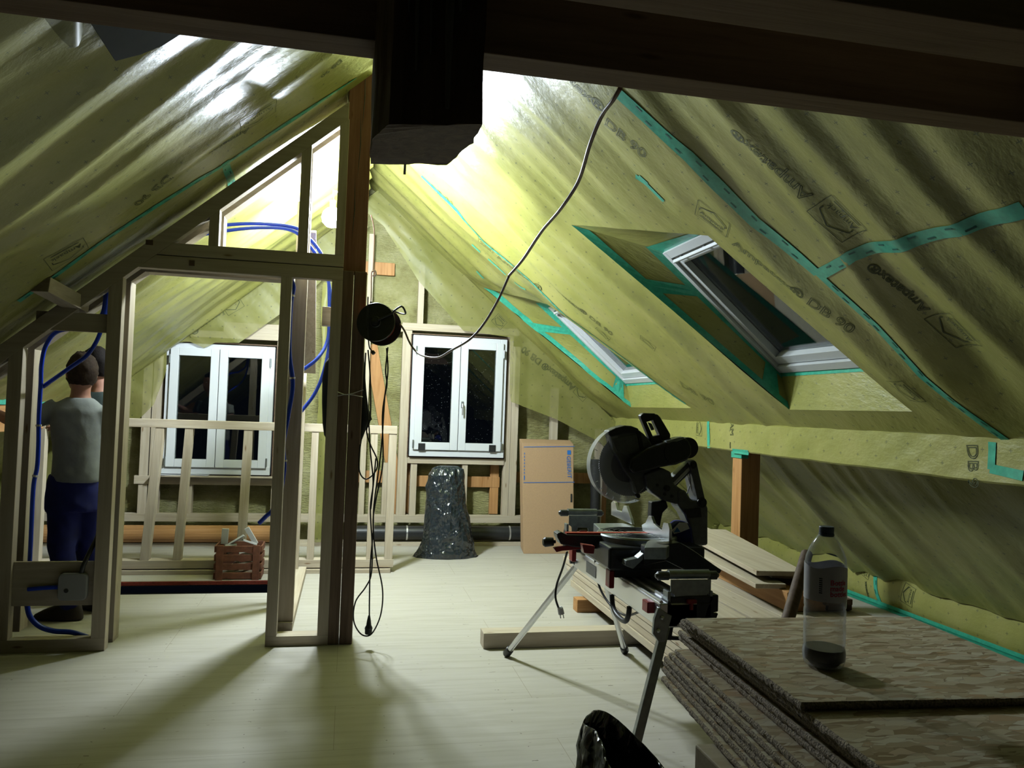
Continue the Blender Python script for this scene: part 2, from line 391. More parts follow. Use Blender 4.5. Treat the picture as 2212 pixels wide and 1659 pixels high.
b = MB(); b.prism([(-4.1, -1.6, -.04), (4.5, -1.6, -.04), (4.5, -1.6, .3), (XR, -1.6, 4.0), (-4.1, -1.6, .3)], (0, -.05, 0)); b.build('wall_front', 'darkf', kind='structure')
# ------------------------------------------------------------------ roof membrane
CT = 1/math.sqrt(1+T*T); ST = T*CT
class Surf:
    def __init__(s, o, ex, ey):
        s.o = V(o); s.ex = V(ex).normalized(); s.ey = V(ey).normalized(); s.n = s.ex.cross(s.ey).normalized(); s.bvh = None
        if s.n.dot(V((0, 5, 1.2))-s.o) < 0: s.n = -s.n
    def at(s, px, py):
        d = ray(px, py); t = s.n.dot(s.o-CAM)/s.n.dot(d); p = CAM+d*t-s.o
        return p.dot(s.ex), p.dot(s.ey)
    def pt(s, a, b, off=.002):
        p = s.o+s.ex*a+s.ey*b
        if s.bvh:
            h = s.bvh.ray_cast(p+s.n*.35, -s.n, .8)
            if h[0] is not None: p = h[0]
        return p+s.n*off
def wr(y, s, seed, amp=1):
    # folds running down the slope with slight wander, softened rafters
    q = y+.10*noise.noise(V((y*.7, s*.8, seed)))+.07*s*noise.noise(V((y*.4, seed, 2)))
    r = .5+.5*noise.noise(V((y*.5, s*.45, seed+9)))
    a = 1-abs(noise.noise(V((q*2.3, s*.30, seed))))*2
    c = 1-abs(noise.noise(V((q*5.2, s*.7, seed+4))))*2
    e = noise.noise(V((q*14, s*1.6, seed+5)))
    return amp*(.046*a*(.3+r)+.018*c*r+.004*e+.008*math.sin(2*math.pi*(y+.2*noise.noise(V((y,s,1))))/.72)**2)
def roof(name, ox, oz, sgn, smax, y0, y1, seed, knots=None, holes=()):
    S = Surf((ox, 0, oz), (sgn*CT, 0, -ST), (0, 1, 0))
    ny = 330; ns = 130
    k0, k1 = 34, 88
    def s0(y):
        ks = [(-9, holes[0]['s0n'])]
        for h in holes: ks += [(h['n0'], h['s0n']), (h['f0'], h['s0f'])]
        ks.append((99, holes[-1]['s0f']))
        for (ya, va), (yb, vb) in zip(ks, ks[1:]):
            if ya <= y <= yb: return va+(vb-va)*(y-ya)/(yb-ya)
        return ks[-1][1]
    def yk(t):
        if not holes: return [y0, y1]
        out = [y0]
        for h in holes: out += [h['n0']+(h['n1']-h['n0'])*t, h['f0']+(h['f1']-h['f0'])*t]
        return out+[y1]
    kk = yk(0); seg = []
    for i in range(len(kk)-1): seg.append(max(4, int(round(ny*(kk[i+1]-kk[i])/(y1-y0)))))
    b = MB(); uv = []
    for i in range(ns+1):
        t = min(1, max(0, (i-k0)/(k1-k0))); ks = yk(t); row = []; ks0 = yk(0); row0 = []
        for q, n in enumerate(seg):
            for j in range(n): row.append(ks[q]+(ks[q+1]-ks[q])*j/n); row0.append(ks0[q]+(ks0[q+1]-ks0[q])*j/n)
        row.append(ks[-1]); row0.append(ks0[-1])
        for y, yy0 in zip(row, row0):
            if holes:
                a_ = s0(yy0); s1 = holes[0]['s1']
                s = a_*i/k0 if i <= k0 else a_+(s1-a_)*(i-k0)/(k1-k0) if i <= k1 else s1+(smax-s1)*(i-k1)/(ns-k1)
            else: s = smax*i/ns
            d = wr(y, s, seed)*(1 if y < 4.5 else min(1.5, 1+(y-4.5)*.25))
            for h in holes:
                dn = max(h['n0']+(h['n1']-h['n0'])*t-y, y-(h['f0']+(h['f1']-h['f0'])*t), s0(yy0)-s, s-h['s1'])
                d *= min(1, max(.15, abs(dn)/.25))
            d *= min(1, (y1-y)/.3+.1)
            if holes: d = d*(.15+.85*min(1, abs(XR+s*CT-3.06)/.4))-.012*max(0, 1-abs(XR+s*CT-3.06)/.3)
            b.v.append(S.o+S.ex*s+S.ey*y+S.n*d); uv.append((s, y))
    nc = sum(seg)+1; cum = [0]
    for n in seg: cum.append(cum[-1]+n)
    for i in range(ns):
        for j in range(nc-1):
            if holes and k0 <= i < k1:
                q = max(k for k in range(len(cum)) if cum[k] <= j)
                if q % 2 == 1: continue
            b.f.append((i*nc+j, i*nc+j+1, (i+1)*nc+j+1, (i+1)*nc+j))
    o = b.build(name, 'mem', kind='structure', smooth=True)
    ul = o.data.uv_layers.new(name='UVMap')
    for l in o.data.loops: ul.data[l.index].uv = uv[l.vertex_index]
    S.bvh = BVHTree.FromPolygons(b.v, b.f); S.obj = o
    return S
# skylight openings on the right slope, measured on the membrane plane
RS = Surf((0, 0, ZR), (CT, 0, -ST), (0, 1, 0))
a0, y_f0 = RS.at(1235, 485); a1, y_f1 = RS.at(1705, 885)
_, y_n0 = RS.at(1560, 530); _, y_n1 = RS.at(1975, 890)
_, y2f0 = RS.at(1045, 620); _, y2f1 = RS.at(1345, 865); _, y2n0 = RS.at(1180, 640); _, y2n1 = RS.at(1478, 872)
def ey(pA, pB, s):
    A_, B_ = RS.at(*pA), RS.at(*pB); return A_[1]+(B_[1]-A_[1])*(s-A_[0])/(B_[0]-A_[0])
S1_ = a1; SN1 = RS.at(1530, 508)[0]; SN2 = RS.at(1185, 655)[0]
def hole(nA, nB, fA, fB, sn, sf): return dict(s0n=sn, s0f=sf, s1=S1_, n0=ey(nA, nB, sn), n1=ey(nA, nB, S1_), f0=ey(fA, fB, sf), f1=ey(fA, fB, S1_))
H1 = hole((1530, 507), (1960, 880), (1235, 485), (1705, 885), SN1, a0)
H2 = hole((1187, 658), (1475, 869), (1045, 620), (1345, 865), SN2, RS.at(1045, 620)[0])
y2n0, y2f0 = H2['n0'], H2['f0']
# slopes meet at the ridge x = XR
SR0 = XR/CT
class _: pass
def shift(h): 
    h = dict(h); h['s0n'] -= SR0; h['s0f'] -= SR0; h['s1'] -= SR0; return h
H1s, H2s = shift(H1), shift(H2)
KX, KZ = 4.34, ZR-T*4.34
R = roof('ceiling', XR, ZR-T*XR, 1, (KX-XR)/CT, -1.6, GY-.02, 3.0, holes=[H1s, H2s])
Lf = roof('ceiling', XR, ZL+T*XR, -1, (XR+3.75)/CT, -1.6, GY-.02, 11.0)
MB().box(XR-.01, XR+.01, -1.6, GY-.02, ZL+T*XR-.02, ZR-T*XR+.03).build('trim_7', 'mem', kind='structure')
# knee walls: the strip of membrane under the slope
def strip_wall(name, X, sgn):
    b = MB(); uv = []; ny = 160; nz = 8; zt = (ZR-T*KX) if sgn > 0 else ZL-T*3.75
    for i in range(ny+1):
        y = -1.6+(GY+1.6)*i/ny
        for j in range(nz+1):
            z = zt*j/nz; bu = .03*math.sin(math.pi*j/nz)*(1+.7*noise.noise(V((y*1.2, 1, sgn))))+.006*noise.noise(V((y*6, z*9, 3)))
            b.v.append(V((X-sgn*bu, y, z))); uv.append((y, z+.04))
    for i in range(ny):
        for j in range(nz): b.f.append((i*(nz+1)+j, (i+1)*(nz+1)+j, (i+1)*(nz+1)+j+1, i*(nz+1)+j+1))
    o = b.build(name, 'mem', kind='structure', smooth=True); ul = o.data.uv_layers.new(name='UVMap')
    for l in o.data.loops: ul.data[l.index].uv = uv[l.vertex_index]
    return o, BVHTree.FromPolygons(b.v, b.f)
kw, kwb = strip_wall('wall_right', KX, 1); strip_wall('wall_left', -3.75, -1)
KS = Surf((KX, 0, 0), (0, 1, 0), (0, 0, 1)); KS.bvh = kwb; KS.obj = kw
# skylight reveals and windows
OUT = .21  # depth of the reveal along the slope normal
def skylight(Hs, n, yn, yf, num):
    # frame rectangle on the outer plane; head reveal runs level, sill reveal runs plumb
    zo = ZR+.26
    def OP(x, y): return V((x, y, zo-T*x))
    xs0 = 2.0; xs1 = XR+Hs['s1']*CT
    def edge(t, side):
        a_ = Hs['s0'+side]; s = a_+(Hs['s1']-a_)*t; y = Hs['n0']+(Hs['n1']-Hs['n0'])*t if side == 'n' else Hs['f0']+(Hs['f1']-Hs['f0'])*t
        return R.pt(s, y, 0)
    def fr(t, side): return OP(xs0+(xs1-xs0)*t, yn if side == 'n' else yf)
    K = 24; b = MB(); uv = []
    def ruled(A, B):
        n0 = len(b.v)
        for p, q in zip(A, B):
            for k in range(7):
                u = k/6; b.v.append(p.lerp(q, u)); uv.append(((p-A[0]).length+.03, u*(q-p).length+.05))
        for i in range(len(A)-1):
            for k in range(6): b.f.append((n0+i*7+k, n0+(i+1)*7+k, n0+(i+1)*7+k+1, n0+i*7+k+1))
    ts = [i/K for i in range(K+1)]
    fa = [edge(t, 'f') for t in ts]; fb = [fr(t, 'f') for t in ts]
    na = [edge(t, 'n') for t in ts]; nb = [fr(t, 'n') for t in ts]
    ruled(fa, fb); ruled(na, nb)
    def row(t): return [R.pt((Hs['s0n']*(1-u)+Hs['s0f']*u) if t == 0 else Hs['s1'], (Hs['n0'] if t == 0 else Hs['n1'])*(1-u)+(Hs['f0'] if t == 0 else Hs['f1'])*u, 0) for u in ts]
    def rowo(t): return [fr(t, 'n').lerp(fr(t, 'f'), u) for u in ts]
    ruled(row(0), rowo(0)); ruled(row(1), rowo(1))
    o = b.build('trim_%d' % (num+2), 'mem', kind='structure', smooth='auto'); ul = o.data.uv_layers.new(name='UVMap')
    for l in o.data.loops: ul.data[l.index].uv = uv[l.vertex_index]
    # tapes along the reveal (narrow strips standing 2 mm off the film)
    def tstrip(A, B, u0, u1, nm='sealing_tape'):
        t = MB(); nrm = None
        for i, (p, q) in enumerate(zip(A, B)):
            i2 = min(i, len(A)-2); nrm = (A[i2+1]-A[i2]).cross(B[i2]-A[i2]).normalized()
            cen = V((1.5, (yn+yf)/2, 2.0))
            if nrm.dot(cen-p) < 0: nrm = -nrm
            t.v += [p.lerp(q, u0)+nrm*.003, p.lerp(q, u1)+nrm*.003]
        for i in range(len(A)-1): t.f.append((2*i, 2*i+1, 2*i+3, 2*i+2))
        t.build(nm, 'tape', o, label='green adhesive tape')
    tstrip(fa, fb, .0, .2); tstrip(fa, fb, .8, 1.0); tstrip(na, nb, .84, 1.0)
    ra, rb = row(1), rowo(1); tstrip(ra, rb, .86, 1.0)
    ra, rb = row(0), rowo(0); tstrip(ra, rb, .82, 1.0)
    # cross pieces on the far reveal
    for t0 in (.30, .88):
        k = int(t0*K); tstrip(fa[k:k+3], fb[k:k+3], .15, .85)
    # window
    wt = thing('window_%d' % (num+2), OP(2.4, (yn+yf)/2), kind='structure')
    def fbx(x0, x1, ya, yb, d0, d1, nm, mat, bev=.003):
        nrm = V((ST, 0, CT)); c = [OP(x0, ya), OP(x1, ya), OP(x1, yb), OP(x0, yb)]
        MB().prism([p+nrm*d0 for p in c], nrm*(d1-d0)).build(nm, mat, wt, bev=bev)
    e = .045
    fr_m = 'pvc' if num == 2 else 'pvcgrey'
    for (x0, x1, ya, yb) in ((xs0, xs1, yn, yn+e), (xs0, xs1, yf-e, yf), (xs0, xs0+e, yn+e, yf-e), (xs1-e, xs1, yn+e, yf-e)):
        fbx(x0, x1, ya, yb, -.02, .08, 'outer_frame', fr_m)
    g = e+.004; e2 = .05
    for (x0, x1, ya, yb) in ((xs0+g, xs1-g, yn+g, yn+g+e2), (xs0+g, xs1-g, yf-g-e2, yf-g), (xs0+g, xs0+g+e2, yn+g+e2, yf-g-e2), (xs1-g-e2, xs1-g, yn+g+e2, yf-g-e2)):
        fbx(x0, x1, ya, yb, .0, .075, 'sash_frame', fr_m)
    fbx(xs0+g+e2, xs1-g-e2, yn+g+e2, yf-g-e2, .045, .060, 'pane', 'glass', 0)
    # handle bar across the top
    A = OP(xs0+.06, yn+.08)-V((ST, 0, CT))*.035; B = OP(xs0+.06, yf-.08)-V((ST, 0, CT))*.035
    hb = MB().bar(A, B, .018, .022).build('handle_bar', fr_m, wt, bev=.003)
    for t in (.1, .5, .9):
        p = A.lerp(B, t); MB().bar(p, p+V((ST, 0, CT))*.045, .016, .016, (0, 1, 0)).build('bracket', fr_m, hb)
    # night outside: roof lining beyond the pane
    return wt
skylight(H1s, 1, 3.84, 4.82, 1)
skylight(H2s, 2, y2n0-.05, y2f0-.62, 2)

def tape(S, pts, width, label=None, parent=None, dashes=True):
    ab = [S.at(*p) for p in pts]; fine = []
    for i in range(len(ab)-1):
        n = max(2, int(math.dist(ab[i], ab[i+1])/.035))
        for k in range(n): fine.append((ab[i][0]+(ab[i+1][0]-ab[i][0])*k/n, ab[i][1]+(ab[i+1][1]-ab[i][1])*k/n))
    fine.append(ab[-1]); b = MB(); m_ = 5
    for i, p in enumerate(fine):
        q0 = fine[max(0, i-1)]; q1 = fine[min(len(fine)-1, i+1)]; d = V((q1[0]-q0[0], q1[1]-q0[1])).normalized(); nn = V((-d.y, d.x))
        ww = width*(1+.12*noise.noise(V((p[0]*5, p[1]*5, 1))))
        for k in range(m_):
            t = (k/(m_-1)-.5)*ww; b.v.append(S.pt(p[0]+nn.x*t, p[1]+nn.y*t, .004))
    for i in range(len(fine)-1):
        for k in range(m_-1): b.f.append((i*m_+k, i*m_+k+1, (i+1)*m_+k+1, (i+1)*m_+k))
    tp = b.build('sealing_tape', 'tape', parent or S.obj, label=label or 'green adhesive tape', smooth=True)
    if dashes and len(fine) > 8:
        c = MB(); i = 3
        while i < len(fine)-4:
            for side in (-.22, .22):
                j = i+(2 if side > 0 else 0)
                if j+1 >= len(fine): break
                p, q = fine[j], fine[j+1]; d = V((q[0]-p[0], q[1]-p[1])); nn = V((-d.y, d.x)).normalized()
                vs = [S.pt(pp[0]+nn.x*(side*width+h), pp[1]+nn.y*(side*width+h), .0055) for pp in (p, q) for h in (-.004, .004)]
                c.add(vs, [(0, 1, 3, 2)])
            i += 5
        if c.v: c.build('printed_mark', 'tapeink', tp)
    return tp
def outline(text, S, p0, p1, hfac=None, r=.0019, font_w=None, flip=False, parent=None, name='printed_text', mat='ink', fill=False, off=.0025):
    """letters printed on a surface from pixel p0 to p1 (baseline)"""
    cu = bpy.data.curves.new('t', 'FONT'); cu.body = text; cu.size = 1; cu.resolution_u = 3
    cu.fill_mode = 'FRONT' if fill else 'NONE'
    tmp = bpy.data.objects.new('t', cu); COL.objects.link(tmp)
    a = V(S.at(*p0)); c = V(S.at(*p1)); L = (c-a).length; d = (c-a)/L
    dg = bpy.context.evaluated_depsgraph_get(); 
    if not fill: cu.bevel_depth = 0
    me = bpy.data.meshes.new_from_object(tmp.evaluated_get(dg)); 
    xs_ = [v.co.x for v in me.vertices]
    if not xs_: bpy.data.objects.remove(tmp); return
    x0, x1 = min(xs_), max(xs_); k = L/(x1-x0)
    # up vector so that the text reads from inside
    e3 = S.ex*d.x+S.ey*d.y; up3 = S.n.cross(e3)
    if flip: up3 = -up3
    up = V((up3.dot(S.ex), up3.dot(S.ey)))
    ky = k*(hfac or 1)
    def mp(co):
        q = a+d*((co.x-x0)*k)+up*(co.y*ky); return q
    b = MB()
    if fill:
        for v in me.vertices: q = mp(v.co); b.v.append(S.pt(q.x, q.y, off))
        b.f = [tuple(p.vertices) for p in me.polygons]
    else:
        for e in me.edges:
            q0, q1 = mp(me.vertices[e.vertices[0]].co), mp(me.vertices[e.vertices[1]].co)
            if (q1-q0).length < 1e-6: continue
            t = (q1-q0).normalized(); nn = V((-t.y, t.x))*r
            q0 = q0-t*r*.5; q1 = q1+t*r*.5
            b.add([S.pt(q.x, q.y, off) for q in (q0-nn, q1-nn, q1+nn, q0+nn)], [(0, 1, 2, 3)])
    bpy.data.objects.remove(tmp); bpy.data.meshes.remove(me)
    return b.build(name, mat, parent or S.obj)
def emblem(S, c, side, down, parent=None, text=True, flip=False):
    """boxed house-gable mark with the word Ampack; c centre pixel, side metres, down = pixel toward which the text runs"""
    a = V(S.at(*c)); q = V(S.at(*down)); d = (q-a).normalized(); e3 = S.ex*d.x+S.ey*d.y; up3 = S.n.cross(e3)
    if flip: up3 = -up3
    up = V((up3.dot(S.ex), up3.dot(S.ey))); b = MB(); r = .0016
    def ln(p, q_, rr=r):
        P = a+d*(p[0]*side)+up*(p[1]*side); Q = a+d*(q_[0]*side)+up*(q_[1]*side); t = (Q-P).normalized(); nn = V((-t.y, t.x))*rr
        m_ = 4
        for i in range(m_):
            A = P.lerp(Q, i/m_); B = P.lerp(Q, (i+1)/m_); b.add([S.pt(w_.x, w_.y, .0028) for w_ in (A-nn, B-nn, B+nn, A+nn)], [(0, 1, 2, 3)])
    h = .42
    for p, q_ in (((-.5, -h), (.5, -h)), ((.5, -h), (.5, h)), ((.5, h), (-.5, h)), ((-.5, h), (-.5, -h))): ln(p, q_)
    for p, q_ in (((-.4, .1), (0, .34)), ((0, .34), (.4, .1)), ((-.4, .1), (-.4, -.02)), ((.4, .1), (.4, -.02)), ((-.36, -.32), (.36, -.32))): ln(p, q_, r*2)
    o = b.build('printed_emblem', 'ink', parent or S.obj)
    cu = bpy.data.curves.new('t', 'FONT'); cu.body = 'Ampack'; cu.size = 1; cu.resolution_u = 2; tmp = bpy.data.objects.new('t', cu); COL.objects.link(tmp)
    me = bpy.data.meshes.new_from_object(tmp.evaluated_get(bpy.context.evaluated_depsgraph_get())); xs_ = [v.co.x for v in me.vertices]; x0, x1 = min(xs_), max(xs_); k = .78*side/(x1-x0)
    t = MB()
    for v in me.vertices:
        w_ = a+d*((v.co.x-x0)*k-.39*side)+up*(v.co.y*k-.2*side); t.v.append(S.pt(w_.x, w_.y, .003))
    t.f = [tuple(p.vertices) for p in me.polygons]; t.build('printed_text', 'ink', o); bpy.data.objects.remove(tmp); bpy.data.meshes.remove(me)
TW = .06
for pts, w_ in (([(1345, 185), (1500, 325), (1640, 470), (1775, 580)], .075), ([(1765, 570), (1900, 690), (2000, 800), (2080, 870), (2175, 950)], .05),
              ([(1775, 585), (1850, 540), (1980, 505), (2100, 470), (2230, 432)], .06),
              ([(925, 365), (1000, 440), (1060, 510), (1150, 590), (1250, 690), (1360, 780), (1430, 835), (1482, 872)], .035),
              ([(1378, 375), (1400, 390), (1440, 428)], .035), ([(1385, 376), (1405, 392)], .045),
              ([(925, 438), (950, 458)], .03), ([(1030, 517), (1048, 533)], .03), ([(1065, 548), (1103, 583)], .022), ([(1035, 580), (1050, 596)], .03), ([(955, 522), (975, 534)], .02), ([(1122, 598), (1145, 615)], .028)):
    tape(R, pts, w_)
for pts, w_ in (([(757, 154), (640, 232), (560, 285), (480, 338), (420, 372), (330, 430), (200, 519), (115, 582), (30, 640)], .045), ([(475, 335), (492, 392)], .055)):
    tape(Lf, pts, w_)
# base tapes on the knee wall and the floor edge
b = MB()
for i in range(80):
    y0, y1 = 3.2+i*.068, 3.2+(i+1)*.068
    b.add([(KX-.03, y0, .003), (KX-.03, y1, .003), (KX-.036, y1, .012), (KX-.036, y0, .012)], [(0, 1, 2, 3)]); b.add([(KX-.09, y0, .002), (KX-.09, y1, .002), (KX-.03, y1, .003), (KX-.03, y0, .003)], [(0, 1, 2, 3)])
    b.add([(KX-.04, y0, .01), (KX-.04, y1, .01), (KX-.045, y1, .04), (KX-.045, y0, .04)], [(0, 1, 2, 3)])
b.build('sealing_tape', 'tape', kw, label='green adhesive tape')
tape(KS, [(1905, 1312), (1893, 1225)], .045)
emblem(KS, (1968, 1285), .15, (1972, 1260), flip=False)
emblem(KS, (1876, 1232), .12, (1880, 1215))
outline('Ampatex', KS, (1882, 1300), (1878, 1256), hfac=.9)
# printing on the right slope
outline('Ampatex® DB 90', R, (1588, 520), (1850, 705))
outline('Ampatex®', R, (1768, 408), (1600, 258))
outline('Ampatex®', R, (2010, 668), (1893, 560))
outline('tex®', R, (1240, 165), (1312, 232)); outline('DB 90', R, (1318, 258), (1402, 330))
outline('DB 90', R, (1478, 832), (1548, 872))
emblem(R, (1548, 462), .20, (1590, 492)); emblem(R, (1818, 462), .20, (1780, 425)); emblem(R, (2062, 712), .19, (2020, 670))
emblem(R, (1062, 515), .17, (1085, 535)); emblem(R, (1405, 735), .15, (1430, 755)); emblem(R, (1310, 712), .15, (1335, 735)); emblem(R, (1965, 835), .16, (1940, 810))
outline('Ampatex®', R, (1085, 545), (1180, 620)); outline('DB 90', R, (945, 390), (990, 432))
outline('Ampatex® DB 90', R, (1195, 600), (1330, 715))
# printing on the left slope
emblem(Lf, (548, 240), .24, (520, 258)); emblem(Lf, (135, 537), .22, (105, 555))
outline('DB 90', Lf, (350, 365), (276, 428)); outline('DB 90', Lf, (725, 115), (682, 152)); outline('Ampatex', Lf, (530, 265), (440, 318))
# ------------------------------------------------------------------ membrane laps on the gable
def flap(low, Y, label, side):
    """ruled film between the roof line and its free lower edge"""
    L_ = [Yp(x, y, Y) for x, y in low]; pts = []
    for i in range(len(L_)-1):
        n = max(1, int((L_[i+1]-L_[i]).length/.04)); pts += [L_[i].lerp(L_[i+1], k/n) for k in range(n)]
    pts.append(L_[-1]); zt = (lambda x: ZR-T*x) if side > 0 else (lambda x: ZL+T*x)
    b = MB(); uv = []; m_ = 15; c2 = 1/(1+T*T); lastx = None
    for p in pts:
        # foot of the perpendicular on the roof line
        dz = zt(p.x)-p.z; xx = p.x+side*T*dz*c2
        if side > 0: xx = max(xx, XR+.01) if lastx is None else max(xx, lastx+.003)
        else: xx = min(xx, XR-.01) if lastx is None else min(xx, lastx-.003)
        lastx = xx; q = V((xx, Y, zt(xx)-.05))
        for k in range(m_):
            c = p.lerp(q, k/(m_-1)); c.y += .02*fbm((c.x*2.5+c.z*2.5, 5, c.z*.8))-.012
            b.v.append(c)
    for i in range(len(pts)-1):
        for k in range(m_-1): b.f.append((i*m_+k, i*m_+k+1, (i+1)*m_+k+1, (i+1)*m_+k))
    o = b.build('membrane_flap', 'flap', label=label, cat='membrane', smooth=True)
    ul = o.data.uv_layers.new(name='UVMap')
    for l in o.data.loops:
        c = o.data.vertices[l.vertex_index].co; ul.data[l.index].uv = ((c.x-side*c.z)*.72, (c.x+side*c.z)*.72)
    S = Surf((0, Y, 0), (1, 0, 0), (0, 0, 1)); S.n = V((0, -1, 0)); S.bvh = BVHTree.FromPolygons(b.v, b.f); S.obj = o
    return S
FY = 8.52
def rl(x, Y=FY): return x
def wpx(x, z):  # world point on plane FY back to a pixel pair for polygons
    p = V((x, FY, z))-CAM; w_ = p.dot(f_); return (1106+p.dot(r_)*F/w_, 829.5-p.dot(u_)*F/w_)
fr_ = flap([wpx(.02, 3.62), wpx(.3, 3.42), (905, 608), (1000, 714), (1101, 729), (1101, 850), (1104, 868), (1200, 905), (1290, 952), (1400, 1060), (1520, 1160), wpx(4.2, .36)], FY, 'yellow-green translucent membrane lap hanging down the right side of the gable wall', 1)
fl_ = flap([wpx(.14, 3.40), (690, 612), (598, 684), (517, 741), (466, 740), (441, 752), (410, 738), (361, 740), (361, 800), (333, 875), (310, 897), (230, 965), wpx(-3.3, .25), wpx(-3.7, .2)], FY, 'yellow-green translucent membrane lap hanging down the left side of the gable wall', -1)
outline('Ampatex® DB 90', fr_, (1243, 835), (1132, 748)); emblem(fr_, (1256, 848), .16, (1246, 838)); emblem(fr_, (1078, 695), .14, (1068, 685))
outline('Ampatex® L', fl_, (483, 665), (398, 722)); emblem(fl_, (502, 658), .19, (492, 664))
# hanging strip left of the post
b = MB(); n = 40
for i in range(n+1):
    t = i/n; z = 2.75*(1-t)+.05*t
    for k in range(9):
        u = k/8; x = -.30+.26*u+.03*fbm((t*3, u, 2)); b.v.append(V((x, 8.38+.03*math.sin(u*9+t*3)+.02*fbm((t*4, u*3, 1)), z)))
for i in range(n):
    for k in range(8): b.f.append((i*9+k, i*9+k+1, (i+1)*9+k+1, (i+1)*9+k))
o = b.build('membrane_strip', 'flap', label='long yellow-green membrane strip hanging to the floor behind the inner partition', cat='membrane', smooth=True)
ul = o.data.uv_layers.new(name='UVMap')
for l in o.data.loops: c = o.data.vertices[l.vertex_index].co; ul.data[l.index].uv = (c.x, c.z)
# ------------------------------------------------------------------ purlins and their posts
def purlin(X0, X1, z0, z1, seed):
    b = MB(); uv = []; ny = 240
    prof = [(X1, z0), (X0+.01, z0), (X0, z0+.01)]+[(X0, z0+(z1-z0)*k/8) for k in range(1, 8)]+[(X0, z1-.01), (X0+.012*(1 if X1 > X0 else -1), z1), (X1, z1)]
    L = 0; ls = [0]
    for i in range(len(prof)-1): L += math.dist(prof[i], prof[i+1]); ls.append(L)
    for i in range(ny+1):
        y = -1.6+(GY-.1+1.6)*i/ny
        for k, (x, z) in enumerate(prof):
            w_ = .010*noise.noise(V((y*2.2, z*3, seed)))+.006*(1-abs(noise.noise(V((y*4+z*7, z*2, seed+3))))*2)
            sg = 1 if X1 > X0 else -1
            b.v.append(V((x-sg*w_, y, z+(.014*noise.noise(V((y*1.3, 0, seed+7))) if k > 8 else w_*.6)))); uv.append((y, ls[k]+.015))
    m_ = len(prof)
    for i in range(ny):
        for k in range(m_-1): b.f.append((i*m_+k, (i+1)*m_+k, (i+1)*m_+k+1, i*m_+k+1))
    b.f.append(tuple(range(m_))); b.f.append(tuple(ny*m_+k for k in range(m_)))
    return b, uv
b, uv = purlin(3.0, 3.17, 1.222, 1.452, 1.0)
pr = b.build('purlin_beam', 'mem', label='long eaves beam wrapped in shiny yellow-green membrane on the right side', cat='beam', smooth='auto')
ul = pr.data.uv_layers.new(name='UVMap')
for l in pr.data.loops: ul.data[l.index].uv = uv[l.vertex_index]
PS = Surf((3.0, 0, 0), (0, 1, 0), (0, 0, 1)); PS.n = V((-1, 0, 0)); PS.bvh = BVHTree.FromPolygons(b.v, b.f); PS.obj = pr
tape(PS, [(1532, 968), (1531, 908)], .045); tape(PS, [(1312, 940), (1312, 890)], .05)
tape(PS, [(2145, 955), (2143, 1008), (2143, 1014)], .045); tape(PS, [(2140, 1012), (2215, 1028)], .045)
tape(PS, [(1583, 974), (1618, 978)], .035, dashes=False)
emblem(PS, (1512, 925), .13, (1511, 945)); outline('AM', PS, (1578, 912), (1578, 940), hfac=1.0)
outline('DB 9', PS, (2090, 962), (2092, 1052), hfac=.9); outline('Ampack', PS, (1578, 955), (1578, 968))
pt_ = thing('roof_post', (3.1, 5.69, 0), 'orange-brown square post under the wrapped eaves beam', 'post')
MB().box(3.02, 3.18, 5.61, 5.756, 0, 1.23).build('post_timber', 'orange_z', pt_, bev=.004)
MB().box(3.012, 3.07, 5.60, 5.766, 1.175, 1.225).build('sealing_tape', 'tape', pt_)
MB().box(-2.62, -2.45, -.5, GY-.12, 1.20, 1.42).build('purlin_beam', 'orange_y', label='bare orange eaves beam behind the partition at far left', cat='beam', bev=.005)
b = MB(); b.box(-2.452, -2.44, 5.15, GY-.12, 1.40, 1.44); b.build('sealing_tape', 'tape', label='green sealing tape strip along the top of the bare orange beam', cat='tape')
# ------------------------------------------------------------------ collar beams, hanging post
KS_ = .92; CZ = 1.5+.89*KS_
def cbeam(x0, x1, y0, y1, z0, h, lab): return MB().box(x0*KS_, x1*KS_, y0*KS_, y1*KS_, z0, z0+h).build('collar_beam', 'collar_x', label=lab, cat='beam', bev=.003)
cbeam(-1.3, .06, 1.925, 2.033, CZ, .17, 'aged collar beam running left of the hanging dark post')
cbeam(.235, 2.06, 1.915, 2.02, CZ, .16, 'aged collar beam running right behind the nearest one')
cbeam(-1.3, 1.95, 1.50, 1.66, CZ+.02, .20, 'nearest aged collar beam crossing the top of the picture')
hz = 1.5+.62*KS_
hp = thing('hanging_post', (.15, 1.7, hz), 'dark post stub hanging from the collar beams with dried drips', 'post')
sec = [(.065, 1.74), (.262, 1.675), (.262, 1.80), (.225, 1.99), (.03, 2.045), (.03, 1.85)]
b = MB(); ns_ = 14
rim_ = []
for i in range(len(sec)):
    p, q = V(sec[i])*KS_, V(sec[(i+1) % len(sec)])*KS_
    for k in range(8): rim_.append(p.lerp(q, k/8))
for zi in range(ns_+1):
    z = hz+1.25*(zi/ns_)**1.5
    for k, p in enumerate(rim_):
        w_ = .004*noise.noise(V((p.x*30, p.y*30, z*9))); b.v.append(V((p.x+w_, p.y+w_, z+(.004*noise.noise(V((p.x*60, p.y*60, 4))) if zi == 0 else 0))))
n = len(rim_)
for i in range(ns_):
    for k in range(n): b.f.append((i*n+k, i*n+(k+1) % n, (i+1)*n+(k+1) % n, (i+1)*n+k))
b.f.append(tuple(range(n))); b.f.append(tuple(ns_*n+k for k in range(n)))
b.build('post_timber', 'dark_z', hp)
